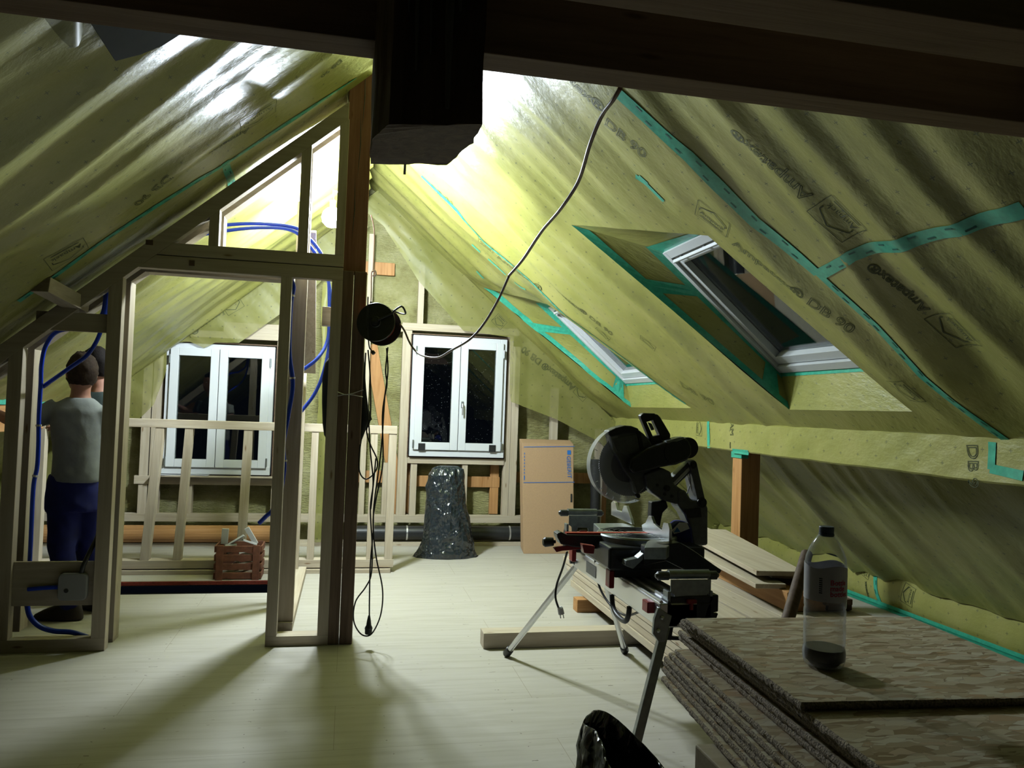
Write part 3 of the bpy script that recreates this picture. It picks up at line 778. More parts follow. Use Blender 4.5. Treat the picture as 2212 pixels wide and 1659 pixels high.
for x, L_, w_ in ((.115, .22, .004), (.145, .19, .003), (.185, .30, .008), (.205, .10, .006), (.095, .10, .003)):
    yy = (1.74+(x-.065)/.197*(-.065)-.004)*KS_; x *= KS_; z0 = 1.5+.98*KS_
    MB().tube([(x, yy, z0), (x, yy, z0-L_*.5), (x+.002, yy, z0-L_)], [w_*1.4, w_, w_*.5], 6).build('glue_drip', 'drip', hp)
MB().tube([(.110, 1.86, hz+.005), (.110, 1.87, hz-.02)], .003, 6).build('nail', 'alu', hp)
# main post beside the partition
mp_ = thing('roof_post', (0, 5.1, 0), 'tall old central post, reddish above and dark brown below', 'post')
MB().box(-.073, .076, 5.03, 5.17, 2.33, 3.82).build('upper_timber', 'red_z', mp_, label='reddish upper timber', bev=.005)
b = MB(); b.box(-.063, .004, 5.0, 5.17, 0, 2.33); b.box(.006, .086, 5.0, 5.17, 0, 2.33); b.build('lower_timber', 'post_z', mp_, label='dark brown lower timber with a long crack', bev=.006)
for z0, z1, xx in ((2.9, 3.4, .0), (2.5, 2.95, -.02), (3.2, 3.7, .015)):
    MB().tube([(xx, 5.031, z0), (xx+.012, 5.031, (z0+z1)/2), (xx+.004, 5.031, z1)], [.001, .0035, .001], 5).build('crack', 'blk', mp_)
MB().tube([(-.066, 4.99, 1.565), (-.02, 4.985, 1.55), (.03, 4.985, 1.56), (.09, 4.99, 1.585)], .0025, 6).build('tie_wire', 'alu', mp_)
MB().tube([(-.066, 4.99, 1.54), (-.02, 4.985, 1.552), (.03, 4.985, 1.55), (.09, 4.99, 1.54)], .0025, 6).build('tie_wire', 'alu', mp_)
# black foil upper left
LO = Surf(Lf.o+Lf.n*.06, Lf.ex, Lf.ey); LO.n = Lf.n
b = MB(); pz = [LO.at(*p) for p in ((188, 38), (245, 126), (300, 112), (345, 94), (390, 66), (388, 60))]
b.prism([LO.pt(a, c, 0) for a, c in pz], Lf.n*.012); b.build('foil_sheet', 'darkf', label='black foil sheet hanging under the left slope at the top', cat='sheet')
b = MB(); n = 16
for i in range(n+1):
    for k in range(9):
        px = 105+85*k/8; py = 28+60*i/n*math.sin(math.pi*(.12+.76*k/8)); a, c = LO.at(px, py); b.v.append(LO.pt(a, c, -.02+.05*math.sin(math.pi*k/8)))
for i in range(n):
    for k in range(8): b.f.append((i*9+k, i*9+k+1, (i+1)*9+k+1, (i+1)*9+k))
b.build('membrane_patch', 'flap', label='pale bulging membrane patch beside the black foil at upper left', cat='membrane', smooth=True)
# ------------------------------------------------------------------ gable windows
def gable_window(Wd, num, mullx, handle, wedges):
    x0, x1, z0, z1 = Wd['x0'], Wd['x1'], Wd['z0'], Wd['z1']; y = 8.56
    t = thing('window_%d' % num, ((x0+x1)/2, y, z0), kind='structure')
    def rect(nm, a, b_, c, d, w_, ya, yb, mat, par):
        m_ = MB(); m_.box(a, a+w_, ya, yb, c, d); m_.box(b_-w_, b_, ya, yb, c, d); m_.box(a+w_, b_-w_, ya, yb, d-w_, d); m_.box(a+w_, b_-w_, ya, yb, c, c+w_)
        return m_.build(nm, mat, par, bev=.004)
    e = .012
    rect('window_frame', x0+e, x1-e, z0+e, z1-e, .075, y, y+.09, 'pvc', t)
    MB().box(x0+e, x1-e, y-.005, y+.06, z0+e, z0+.10).build('bottom_rail', 'pvc', t, bev=.004)
    a, d = x0+.055, x1-.055; c, f = z0+.085, z1-.06; mx = mullx
    for (s0, s1) in ((a, mx-.003), (mx+.003, d)):
        s = rect('window_sash', s0, s1, c, f, .082, y-.03, y+.05, 'pvc', t)
        MB().box(s0+.078, s1-.078, y+.005, y+.022, c+.078, f-.078).build('pane', 'glassd' if num == 2 else 'glass', s)
        rect('glazing_bead', s0+.075, s1-.075, c+.075, f-.075, .008, y-.02, y+.0, 'pvcgrey', s)
    for xx, zz in ((a-.006, f-.12), (d+.006, f-.12), (a-.006, c+.06), (d+.006, c+.06)):
        MB().tube([(xx, y-.035, zz-.045), (xx, y-.035, zz+.045)], .009, 10).build('hinge', 'alud', t)
    if handle:
        hz = c+.50; hx = mx+.035
        h = MB().box(hx-.014, hx+.014, y-.042, y-.03, hz-.03, hz+.04).build('handle_plate', 'alud', t, bev=.004)
        MB().tube([(hx, y-.03, hz+.01), (hx, y-.075, hz+.01), (hx, y-.08, hz-.02), (hx, y-.08, hz-.11)], .009, 10).build('handle', 'alu', h)
    if wedges:
        for xx in (a+.05, d-.13): MB().box(xx, xx+.075, y-.04, y-.03, c-.005, c+.07).build('corner_block', 'blk', t, bev=.003)
    return t
gable_window(W1, 1, -1.318, False, False); gable_window(W2, 2, 1.195, True, True)
# dark jamb gap
for Wd in (W1, W2):
    m_ = MB(); x0, x1, z0, z1 = Wd['x0'], Wd['x1'], Wd['z0'], Wd['z1']
    m_.box(x0-.01, x0, 8.6, 8.78, z0, z1); m_.box(x1, x1+.01, 8.6, 8.78, z0, z1); m_.box(x0, x1, 8.6, 8.78, z1, z1+.012); m_.box(x0, x1, 8.6, 8.78, z0-.012, z0)
    m_.build('trim_%d' % (5 if Wd is W1 else 6), 'dark_x', kind='structure')
# ------------------------------------------------------------------ gable stud frame
GX, GYY = 8.61, .085
gf = thing('stud_frame', (.5, 8.65, 0), 'pale timber stud frame standing before the insulated gable wall, around both windows', 'frame')
def gs(x0, x1, z0, z1, nm='stud', y0=8.61, y1=8.70, mat=None):
    ax = 'z' if (z1-z0) > (x1-x0) else 'x'; gs.k = getattr(gs, 'k', 0)+1; j = .0009*(gs.k % 9)-(.012 if ax == 'x' else 0)
    return MB().box(x0, x1, y0+j, y1+j, z0, z1).build(nm, mat or 'new_'+ax, gf, bev=.002)
gs(-3.3, 2.75, .22, .30, 'bottom_plate')
for x0, x1, z0, z1 in ((.56, .66, .30, 2.32), (1.735, 1.80, .30, 2.32), (1.803, 1.885, .30, 2.2), (.70, .77, .30, .865), (1.27, 1.33, .30, .865),
                       (.71, .775, 2.40, 3.05), (2.27, 2.35, .30, 1.75), (.155, .215, .30, 3.35), (.03, .09, .3, 3.3), (.40, .46, .30, .86),
                       (-1.965, -1.865, .30, 2.13), (-2.06, -1.975, .30, 2.0), (-.755, -.67, .30, 2.13), (-1.61, -1.54, .30, .60), (-1.05, -.99, .30, .60), (-.62, -.56, .3, 3.1), (-2.55, -2.48, .3, 1.2)):
    gs(x0, x1, z0, z1)
gs(.55, 1.86, 2.32, 2.40, 'top_plate'); gs(.66, 1.735, .865, .93, 'sill_plate'); gs(-2.10, -.66, .60, .685, 'sill_plate')
gs(-2.0, -.64, 2.13, 2.20, 'top_plate'); gs(-1.3, -.64, 2.20, 2.30, 'top_plate'); gs(.09, .56, 2.3, 2.38, 'rail')
MB().box(-1.93, -.70, 8.50, 8.68, .685, .70).build('window_board', 'new_x', gf, bev=.003)
ot = thing('old_frame', (1, 8.74, 0), 'old brown timber framing half buried in the mineral wool of the gable', 'frame')
def og(a, b_, w_=.12, d=.05):
    og.k = getattr(og, 'k', 0)+1; yy = 8.745+.0035*og.k
    return MB().bar(V((a[0], yy, a[1])), V((b_[0], yy, b_[1])), w_, d, (0, 1, 0)).build('timber', 'orange_z', ot, bev=.004)
og((.22, 2.15), (.62, .3), .14); og((.1, .70), (.60, .70), .13); og((.66, .66), (1.72, .66), .12); og((1.66, .3), (1.66, .93), .10); og((.68, .3), (.68, .95), .08); og((1.9, .72), (3.6, .72), .12); og((2.95, .05), (2.95, 1.2), .10)
og((-.1, 3.0), (.45, 3.0), .14)
gs(2.80, 2.88, .05, 1.3, 'stud', 8.55, 8.63)
MB().box(-3.3, 2.7, 8.40, 8.62, .0, .035).build('sleeper', 'new_x', label='pale sleeper board on the floor along the gable', cat='board', bev=.002)
# pipes
def pipe(pts, r, label, rings=()):
    t = thing('waste_pipe', pts[0], label, 'pipe')
    MB().tube(pts, r, 24).build('pipe', 'blk', t, smooth='auto')
    for a in rings:
        p = V(pts[0]).lerp(V(pts[-1]), a); d = (V(pts[-1])-V(pts[0])).normalized()*.008
        MB().tube([p-d, p+d], r+.004, 24).build('pipe_clip', 'alu', t)
pipe([(.05, 8.50, .125), (2.55, 8.50, .125)], .075, 'thick black waste pipe lying along the foot of the gable', (.25, .70))
pipe([(2.72, 8.30, .0), (2.72, 8.30, .55), (2.70, 8.30, .97)], .055, 'black waste pipe standing upright beside the cardboard box', ())
MB().tube([(-3.2, 8.42, .125), (-.7, 8.42, .125)], .085, 20).build('timber_log', 'orange_x', label='brown round log lying below the left gable window', cat='log')
# papers on window board
for i, (dx, rz) in enumerate(((0, .1), (.22, -.05))):
    c = V((-1.72+dx, 8.55, .702+.003*i)); m_ = MB(); u = V((math.cos(rz), math.sin(rz), 0)); v = V((-math.sin(rz), math.cos(rz), 0))
    m_.prism([c-u*.13-v*.05, c+u*.13-v*.05, c+u*.13+v*.05, c-u*.13+v*.05], (0, 0, .003)).build('paper_sheet', 'paper', label=('left' if i == 0 else 'right')+' of two white paper sheets on the board under the left window', cat='paper')
# ------------------------------------------------------------------ half-height wall behind the floor opening
hw = thing('half_wall', (-.7, 7.16, 0), 'low railing wall of pale studs behind the floor opening', 'frame')
MB().box(-2.55, .445, 7.10, 7.19, 1.235, 1.305).build('top_rail', 'new_x', hw, bev=.002)
MB().box(-2.55, .455, 7.10, 7.22, .045, .115).build('bottom_plate', 'new_x', hw, bev=.002)
MB().box(-2.55, .43, 7.07, 7.22, .0, .036).build('sole_plate', 'new_x', hw, bev=.002)
for x0, x1, x2, in ((-1.585, -1.515, -.075), (-1.35, -1.285, -.05), (-.87, -.80, -.02), (-2.1, -2.03, 0), (.375, .445, .0), (-.30, -.24, 0), (.215, .275, 0), (-2.5, -2.43, 0)):
    MB().bar(((x0+x1)/2+x2, 7.145, .115), ((x0+x1)/2, 7.145, 1.235), x1-x0, .08, (0, 1, 0)).build('stud', 'new_z', hw, bev=.002)
# ------------------------------------------------------------------ the partition
def wy(px, py, Y): p = Yp(px, py, Y); return p.x, p.z
PF = thing('partition_frame', (-1.0, 5.05, 0), 'dark-lit timber partition frame with door opening and sloping top plate', 'frame')
def pb(x0, x1, z0, z1, y0=5.0, y1=5.07, nm='stud', mat=None):
    ax = 'z' if (z1-z0) > (x1-x0) else 'x'
    cut = lambda z: A.x+(z+.116-A.z)/sl
    if z1 > 2 and cut(z1) > x0:
        m_ = MB(); m_.prism([(max(x0, cut(z0)), y0, z0), (x1, y0, z0), (x1, y0, z1), (cut(z1), y0, z1)], (0, y1-y0, 0)); return m_.build(nm, mat or 'new_'+ax, PF, bev=.002)
    return MB().box(x0, x1, y0, y1, z0, z1).build(nm, mat or 'new_'+ax, PF, bev=.002)
# slope plate: line through the two outer-edge pixels
A = Yp(0, 744, 5.0); B = Yp(754, 220, 5.0); sl = (B.z-A.z)/(B.x-A.x)
zo = lambda x: A.z+(x-A.x)*sl
th = .115
def splate(x0, x1, y0, y1, nm, dz=0, t=.115):
    m_ = MB(); m_.prism([(x0, y0, zo(x0)+dz), (x1, y0, zo(x1)+dz), (x1, y0, zo(x1)+dz-t), (x0, y0, zo(x0)+dz-t)], (0, y1-y0, 0)); return m_.build(nm, 'new_x', PF, bev=.002)
splate(-2.9, -.068, 5.0, 5.07, 'sloping_plate'); splate(-2.9, -.068, 5.17, 5.29, 'sloping_plate', -.0)
def stud(x0, x1, z0, y0=5.0, y1=5.07, top=None):
    zt = (zo((x0+x1)/2)-th-.0) if top is None else top
    m_ = MB(); 
    if top is None: m_.prism([(x0, y0, z0), (x1, y0, z0), (x1, y0, zo(x1)-th), (x0, y0, zo(x0)-th)], (0, y1-y0, 0))
    else: m_.box(x0, x1, y0, y1, z0, zt)
    return m_.build('stud', 'new_z', PF, bev=.002)
stud(-1.925, -1.85, .075); stud(-1.925, -1.85, .075, 5.17, 5.29)
stud(-1.412, -1.335, .075); stud(-1.405, -1.335, .02, 5.17, 5.29)
stud(-2.75, -2.68, .075)
stud(-.435, -.37, .06, 5.0, 5.07, 2.265); stud(-.128, -.062, .06, 5.0, 5.07, 2.265)
pb(-1.335, -.062, 2.265, 2.345, nm='lintel'); pb(-1.25, -.062, 2.35, 2.425, nm='sill_plate')
pb(-1.335, -.37, 2.265, 2.345, 5.17, 5.29, 'lintel'); pb(-1.15, -.062, 2.35, 2.425, 5.17, 5.29, 'sill_plate')
for x0, x1 in ((-.868, -.81), (-.345, -.285), (-.118, -.062)):
    stud(x0, x1, 2.425); 
for x0, x1 in ((-.868, -.81), (-.345, -.285)): stud(x0, x1, 2.425, 5.17, 5.29)
pb(-2.9, -1.335, 0, .075, nm='bottom_plate'); pb(-1.86, -1.335, 0, .02, 5.17, 5.29, 'bottom_plate')
pb(-.435, -.062, 0, .06, nm='bottom_plate'); pb(-.40, -.062, 0, .03, 5.14, 5.22, 'bottom_plate')
a = wy(119, 673, 5.02); b_ = wy(233, 719, 5.02); pb(a[0]-.1, b_[0], b_[1], a[1], 5.02, 5.05, 'noggin', 'new_x')
a = wy(54, 1214, 5.03); b_ = wy(213, 1307, 5.03)
pnl = pb(-1.85, -1.412, b_[1], a[1], 5.03, 5.055, 'mounting_board', 'new_x')
a = wy(697, 664, 5.25); b_ = wy(720, 705, 5.25); pb(a[0], -.062, b_[1], a[1], 5.2, 5.29, 'packing_block', 'new_x')
a = Yp(323, 522, 5.0); MB().box(a.x-.02, a.x+.02, 4.994, 5.0, a.z-.02, a.z+.01).build('notch_mark', 'dark_x', PF)
a = Yp(415, 567, 5.0); MB().box(a.x-.015, a.x+.015, 4.994, 5.0, a.z-.02, a.z+.012).build('notch_mark', 'dark_x', PF)
# block end poking out beyond the slope
bk = MB(); p0 = Yp(88, 606, 4.72); d = Yp(165, 648, 5.05)-p0
bk.bar(p0+V((.0, 0, -.02)), p0+d*1.15+V((0, 0, -.02)), .10, .085); bk.build('timber_block', 'new_y', label='short timber block jutting from above the sloping partition plate at left', cat='block', bev=.003)
# junction box on the board
c = Yp(161, 1265, 5.03); jb = thing('junction_box', (c.x, 5.02, c.z), 'round-cornered pale junction box on the board low in the left partition', 'junction box')
m_ = MB(); R_ = .028; w2 = .078
pts = []
for (cx, cz, a0_) in ((w2-R_, w2-R_, 0), (-w2+R_, w2-R_, 90), (-w2+R_, -w2+R_, 180), (w2-R_, -w2+R_, 270)):
    for k in range(6): t = math.radians(a0_+k*18); pts.append((c.x+cx+R_*math.cos(t), 5.028, c.z+cz+R_*math.sin(t)))
m_.prism(pts, (0, -.04, 0)).build('box_body', 'foam', jb, bev=.006)
MB().lathe((c.x-.03, 4.987, c.z-.02), [(0, -.002), (.012, -.002), (.012, .003)], (0, 1, 0), 16).build('knockout', 'seal', jb)
# side wall of the inner room
SF = thing('side_frame', (-.36, 6.1, 0), 'brightly lit side wall studs running back from the partition', 'frame')
for y0, x0, x1, zt in ((5.33, -.435, -.295, 2.33), (5.92, -.435, -.355, 2.33), (6.48, -.435, -.36, 2.33), (6.98, -.435, -.36, 2.33), (6.05, -.43, -.36, 3.0)):
    MB().box(x0, x1, y0, y0+.06, .06, zt).build('stud', 'new_z', SF, bev=.002)
MB().box(-.435, -.295, 5.31, 7.09, 0, .06).build('bottom_plate', 'new_y', SF, bev=.002)
MB().box(-.435, -.36, 5.30, 7.09, 2.33, 2.40).build('top_plate', 'new_y', SF, bev=.002)
MB().bar((-.33, 5.9, 2.75), (-.33, 6.9, 1.75), .03, .10, (1, 0, 0)).build('diagonal_brace', 'new_y', SF, bev=.002)
# ------------------------------------------------------------------ conduits
def conduit(pts, label, r=.0125, name='conduit', mat='blue', cat='conduit', n=10, clips=(), grp=None, par=None):
    sp = spline(pts, n); o = MB().tube(sp, r, 10).build(name, mat, par, label=None if par else label, cat=None if par else cat, smooth=True, group=grp)
    for t in clips:
        i = int(t*(len(sp)-2)); d = (sp[i+1]-sp[i]).normalized()*.006
        MB().tube([sp[i]-d, sp[i]+d], r+.004, 10).build('clip', 'alu', o)
    return o
def YP(L): return [Yp(*q) for q in L]
conduit(YP([(455, 489, 5.5), (540, 483, 5.6), (625, 489, 5.7), (660, 507, 5.75), (695, 550, 5.75), (709, 600, 5.7), (711, 690, 5.65), (706, 740, 5.6), (685, 775, 5.5), (652, 800, 5.45)]), 'blue conduit, upper one of the pair arching to the lamp, ending above the other', r=.012)
conduit(YP([(412, 513, 5.45), (470, 501, 5.5), (560, 492, 5.6), (630, 498, 5.7), (668, 530, 5.78), (700, 580, 5.76), (714, 640, 5.7), (713, 730, 5.65), (700, 800, 5.55), (680, 850, 5.5), (650, 890, 5.45)]), 'blue conduit, lower one of the pair arching to the lamp, ending lowest', r=.012)
conduit(YP([(232, 618, 5.12), (230, 660, 5.12), (216, 720, 5.12), (190, 765, 5.13), (150, 795, 5.14), (92, 836, 5.14)]), 'blue conduit curving across the left partition bay to a clip on the stud')
conduit(YP([(229, 625, 5.14), (220, 680, 5.15), (180, 705, 5.12), (125, 716, 5.10), (100, 745, 5.11), (90, 785, 5.11), (88, 830, 5.12), (84, 900, 5.12), (83, 960, 5.12), (80, 1010, 5.12), (72, 1055, 5.12), (66, 1180, 5.12), (60, 1290, 5.11)]), 'blue conduit running down between the two left partition studs', clips=(.62, .8))
conduit(YP([(58, 1300, 5.11), (64, 1330, 5.10), (84, 1352, 5.09), (115, 1363, 5.09), (155, 1366, 5.09), (190, 1377, 5.09)]), 'blue conduit curling over the bottom plate at lower left', r=.015)
conduit(YP([(60, 1273, 5.012), (95, 1270, 5.01), (136, 1268, 5.008)]), 'dark blue conduit entering the junction box from the left', r=.012)
conduit(YP([(176, 1240, 5.01), (180, 1222, 5.0), (195, 1190, 5.02), (215, 1140, 5.08), (222, 1020, 5.12)]), 'dark blue conduit rising from the top of the junction box', r=.013, mat='cable')
conduit(YP([(626, 600, 5.1), (634, 620, 5.1), (628, 660, 5.09), (625, 760, 5.09), (632, 830, 5.1), (622, 900, 5.1), (612, 960, 5.1), (614, 1010, 5.1), (606, 1060, 5.1), (590, 1100, 5.12), (575, 1115, 5.14), (560, 1130, 5.16)]), 'dark blue conduit running down behind the right door stud', r=.014, clips=(.15, .35, .62))
# ------------------------------------------------------------------ lamp
lt = thing('work_lamp', LAMP_POS, 'glaring white round work lamp hanging by the central post', 'lamp')
for LP in (LAMP_POS, LAMP_B):
    g_ = MB().lathe(LP, [(0, -LAMP_R), (LAMP_R*.5, -LAMP_R*.87), (LAMP_R*.87, -LAMP_R*.5), (LAMP_R, 0), (LAMP_R*.87, LAMP_R*.5), (LAMP_R*.5, LAMP_R*.87), (.02, LAMP_R*.98)], n=24).build('lamp_globe', 'glow', lt, smooth=True)
    MB().lathe(LP, [(.02, LAMP_R*.98), (.022, LAMP_R+.05), (.012, LAMP_R+.06)], n=16).build('lamp_socket', 'wht', lt)
TA, TB = LAMP_POS+V((0, 0, LAMP_R+.06)), LAMP_B+V((0, 0, LAMP_R+.06)); MB().tube([TA, TA+V((0, 0, .07)), TB], .006, 6).build('lamp_bracket', 'wht', lt)
MB().tube([TB, TB+V((.0, .0, .2)), V((-.02, 6.25, 3.56))], .004, 6).build('lamp_cord', 'cabwh', lt)
# pale cord with a knot right of the post
conduit([(.10, 5.24, 2.75), (.125, 5.24, 2.64), (.128, 5.24, 2.4), (.118, 5.24, 2.36), (.122, 5.24, 2.2), (.115, 5.22, 2.12)], 'white cord hanging down along the right edge of the central post', r=.005, name='hanging_cord', mat='cabwh', cat='hanging_cord', n=6)
MB().tube(spline([(.118, 5.23, 2.37), (.14, 5.23, 2.38), (.145, 5.23, 2.35), (.125, 5.23, 2.345)], 5), .006, 6).build('cord_knot', 'cabwh', label='small knot in the white cord above the cable reel', cat='knot')
# ------------------------------------------------------------------ cable reel
c = V((.165, 4.93, 2.0)); ax = V((-.30, -.95, .05)).normalized()
rt = thing('cable_reel', c, 'black cable reel hanging on the right side of the central post', 'cable reel')
back = c-ax*.055+V((.012, 0, -.01)); fro = c+ax*.055
MB().lathe(fro, [(0, .012), (.03, .016), (.035, .010), (.095, .006), (.118, .008), (.122, 0), (.118, -.006), (0, -.006)], ax, 40).build('front_disc', 'blk', rt, smooth='auto')
MB().lathe(back, [(0, .004), (.118, .004), (.122, 0), (.118, -.006), (0, -.006)], ax, 40).build('rear_disc', 'blk', rt, smooth='auto')
MB().lathe(c, [(.095, -.05), (.098, -.02), (.096, .0), (.099, .03), (.095, .05)], ax, 32).build('cable_winding', 'redline', rt, label='orange-red wound cable', smooth=True)
MB().lathe(fro, [(0, .012), (.022, .012), (.024, .03), (.01, .036), (0, .036)], ax, 24).build('hub', 'blkm', rt, smooth='auto')
r2 = fro+ax*.03
MB().tube(spline([r2, Yp(845, 678, 4.84), Yp(852, 671, 4.83), Yp(868, 662, 4.83), Yp(876, 676, 4.85), Yp(870, 678, 4.95), Yp(850, 672, 5.02), Yp(815, 660, 5.05), Yp(800, 652, 5.06)], 6), .006, 8).build('carry_handle', 'blkm', rt, smooth=True)
MB().tube(spline([Yp(795, 641, 4.86), Yp(794, 690, 4.86), Yp(797, 745, 4.86), Yp(802, 756, 4.86), Yp(808, 764, 4.85)], 6), [.004]*20+[.012]*5, 8).build('support_stand', 'blkm', rt, smooth=True)
MB().lathe(fro+V((.03, 0, -.03)), [(0, .012), (.018, .012), (.018, .006)], ax, 12).build('socket_outlet', 'dgrey', rt)
cl = YP([(864, 700, 4.93), (874, 715, 4.9), (886, 742, 4.86), (902, 762, 4.8), (922, 771, 4.6), (948, 772, 4.4), (975, 757, 4.2), (1015, 733, 4.0), (1045, 700, 3.9), (1075, 650, 3.75), (1100, 595, 3.6)])
conduit(cl, 'lower half of the brown cable sagging from the reel past the right window', r=.006, name='extension_cable', mat='cabmid', cat='cable', n=8)
cl = YP([(1100, 595, 3.6), (1130, 560, 3.4), (1170, 500, 3.1), (1212, 450, 2.8), (1250, 390, 2.6), (1275, 310, 2.35), (1300, 250, 2.2), (1325, 215, 2.08), (1340, 190, 2.03)])
conduit(cl, 'brown cable rising diagonally to the collar beam', r=.0065, name='extension_cable', mat='cabbr', cat='cable', n=8)
# black cables hanging from the reel
def cab(L, label, Y=4.95, r=.0045): return conduit([Yp(x, y, Y) for x, y in L], label, r=r, name='hanging_cable', mat='cable', cat='cable', n=8)
cab([(838, 750), (833, 800), (836, 830), (831, 860), (826, 940), (820, 1000), (808, 1090), (806, 1150), (800, 1220), (798, 1300), (798, 1340)], 'black cable hanging straight from the reel down to the plug near the floor', 4.9)
cab([(835, 752), (838, 800), (832, 850), (826, 900), (827, 1000), (812, 1080), (806, 1130), (812, 1200), (826, 1270), (824, 1320), (812, 1355), (797, 1373), (778, 1368), (764, 1340), (768, 1300), (790, 1268), (802, 1240), (804, 1180), (800, 1100), (806, 1050), (812, 990)], 'black cable in a long teardrop loop reaching almost to the floor', 4.88)
cab([(795, 756), (800, 820), (800, 900), (792, 930), (800, 960), (815, 995), (810, 1020), (790, 1035), (776, 1015), (778, 960)], 'black cable loop hanging in front of the dark jacket', 4.92)
cab([(790, 762), (788, 830), (796, 905), (800, 975), (806, 1040), (801, 1100)], 'black cable hanging closest to the post below the reel', 4.94)
p = Yp(797, 1340, 4.9); pl = thing('cable_plug', p, 'black rubber coupling hanging just above the floor by the post', 'plug')
MB().lathe(p, [(.006, .03), (.012, .0), (.016, -.03), (.022, -.04), (.022, -.08), (.018, -.084), (0, -.084)], n=16).build('plug_body', 'blk', pl, smooth='auto')
MB().tube([p+V((0, 0, -.045)), p+V((0, 0, -.052))], .024, 16).build('plug_ring', 'blkm', pl)
# ------------------------------------------------------------------ jackets
def cloth(name, prof, Y, thick, mat, label, cat, seed):
    # prof: list of (py, pxL, pxR); a hanging garment as a closed tube of elliptical sections
    m_ = MB(); n = 16
    for (py, xl, xr) in prof:
        L = Yp(xl, py, Y); Rr = Yp(xr, py, Y); cx = (L+Rr)/2; w_ = (Rr-L).length/2
        for k in range(n):
            t = 2*math.pi*k/n; q = 1+.12*noise.noise(V((math.cos(t)*2, math.sin(t)*2, py*.02+seed)))
            m_.v.append(cx+V((math.cos(t)*w_*q, math.sin(t)*thick*q, 0)))
    for i in range(len(prof)-1):
        for k in range(n): m_.f.append((i*n+k, i*n+(k+1) % n, (i+1)*n+(k+1) % n, (i+1)*n+k))
    m_.f += [tuple(range(n)), tuple((len(prof)-1)*n+k for k in range(n))]
    return m_.build(name, mat, label=label, cat=cat, smooth=True)
cloth('jacket', [(770, 712, 722), (785, 702, 726), (820, 696, 728), (870, 695, 728), (915, 697, 726), (940, 700, 722), (950, 706, 720)], 5.22, .06, 'darkf', 'black garment hanging behind the stud left of the central post', 'jacket', 1)
cloth('jacket', [(752, 772, 786), (800, 770, 788), (850, 770, 792), (880, 770, 795), (905, 770, 804), (915, 770, 796), (950, 768, 782), (975, 768, 778)], 5.08, .04, 'darkf', 'dark jacket hanging on the right side of the central post below the reel', 'jacket', 2)
# ------------------------------------------------------------------ full bag
def section_bag(rows, cx0, base, n, seed, mat, amp=.012):
    m_ = MB()
    for i, (z, cx, rx, ry) in enumerate(rows):
        for k in range(n):
            t = 2*math.pi*k/n
            fo = (1-abs(noise.noise(V((math.cos(t)*2.2+z*1.5, math.sin(t)*2.2, z*3.2+seed))))*2)*amp+noise.noise(V((t*3.5, z*14, seed)))*amp*.7
            m_.v.append(V((cx0+cx+math.cos(t)*(rx+fo), base+math.sin(t)*(ry+fo), z)))
    for i in range(len(rows)-1):
        for k in range(n): m_.f.append((i*n+k, i*n+(k+1) % n, (i+1)*n+(k+1) % n, (i+1)*n+k))
    return m_
def interp(rows, m_):
    out = []
    for i in range(len(rows)-1):
        for k in range(m_):
            t = k/m_; out.append(tuple(a+(b_-a)*t for a, b_ in zip(rows[i], rows[i+1])))
    out.append(rows[-1]); return out
c0 = Zp(962, 1208, 0); YB = 7.85
bl = lambda py, xl, xr: (Yp((xl+xr)/2, py, YB), (Yp(xr, py, YB)-Yp(xl, py, YB)).length/2)
rows = []
for py, xl, xr, ry in ((1209, 893, 1031, .17), (1204, 894, 1029, .19), (1190, 902, 1024, .21), (1170, 911, 1022, .21), (1130, 919, 1015, .20), (1090, 920, 1006, .18), (1050, 922, 1002, .17), (1025, 927, 1002, .16), (1012, 936, 1000, .12), (1007, 948, 990, .07)):
    p, w_ = bl(py, xl, xr); rows.append((max(.002, p.z), p.x, w_, ry*.95))
m_ = section_bag(interp(rows, 12), 0, YB, 120, 3.0, 'bag', .012)
n = 120; m_.f.append(tuple(range(n))); m_.f.append(tuple(len(m_.v)-n+k for k in range(n)))
gb = m_.build('rubbish_bag', 'bag', label='tall full black rubbish bag standing below the right gable window', cat='bag', smooth=True)
# ------------------------------------------------------------------ cardboard box
ct = thing('cardboard_box', (2.1, 8.0, 0), 'tall flat cardboard box with blue lettering leaning on the gable', 'box')
q = [Zp(1132, 1199, .0), Zp(1243, 1201, 0)]; bY = 7.95
bl_ = V((1.845, bY, 0)); br_ = V((2.385, bY, 0)); top = Yp(1128, 957, 8.25); topr = Yp(1239, 960, 8.25)
tl = V((top.x, 8.25, top.z)); tr = V((topr.x, 8.25, top.z))
dn = V((0, .15, .04))
m_ = MB(); m_.v = [bl_, br_, tr, tl, bl_+dn, br_+dn, tr+dn, tl+dn]
m_.f = [(0, 1, 2, 3), (7, 6, 5, 4), (0, 4, 5, 1), (1, 5, 6, 2), (2, 6, 7, 3), (3, 7, 4, 0)]
cb = m_.build('box_body', 'card', ct, bev=.004)
CS = Surf(bl_, br_-bl_, tl-bl_); CS.n = (br_-bl_).cross(tl-bl_).normalized(); CS.n = -CS.n if CS.n.y > 0 else CS.n; CS.obj = cb
ol = outline('GEBERIT', CS, (1222, 986), (1224.5, 1034), hfac=.95, fill=True, parent=ct, mat='cardink', name='printed_lettering', off=.004)
def pr_box(px0, py0, px1, py1):
    vs = [CS.pt(*CS.at(x, y), .004) for x, y in ((px0, py0), (px1, py0), (px1, py1), (px0, py1))]; return vs
m_ = MB(); 
for i in range(3):
    for k in range(3): x = 1224+i*2.4; y = 974-(k+1)*2.8+9; 
vs = pr_box(1223.5, 975, 1231.5, 983)
MB().add(pr_box(1223, 974, 1231, 983), [(0, 1, 2, 3)]).build('printed_square', 'cardink', ct)
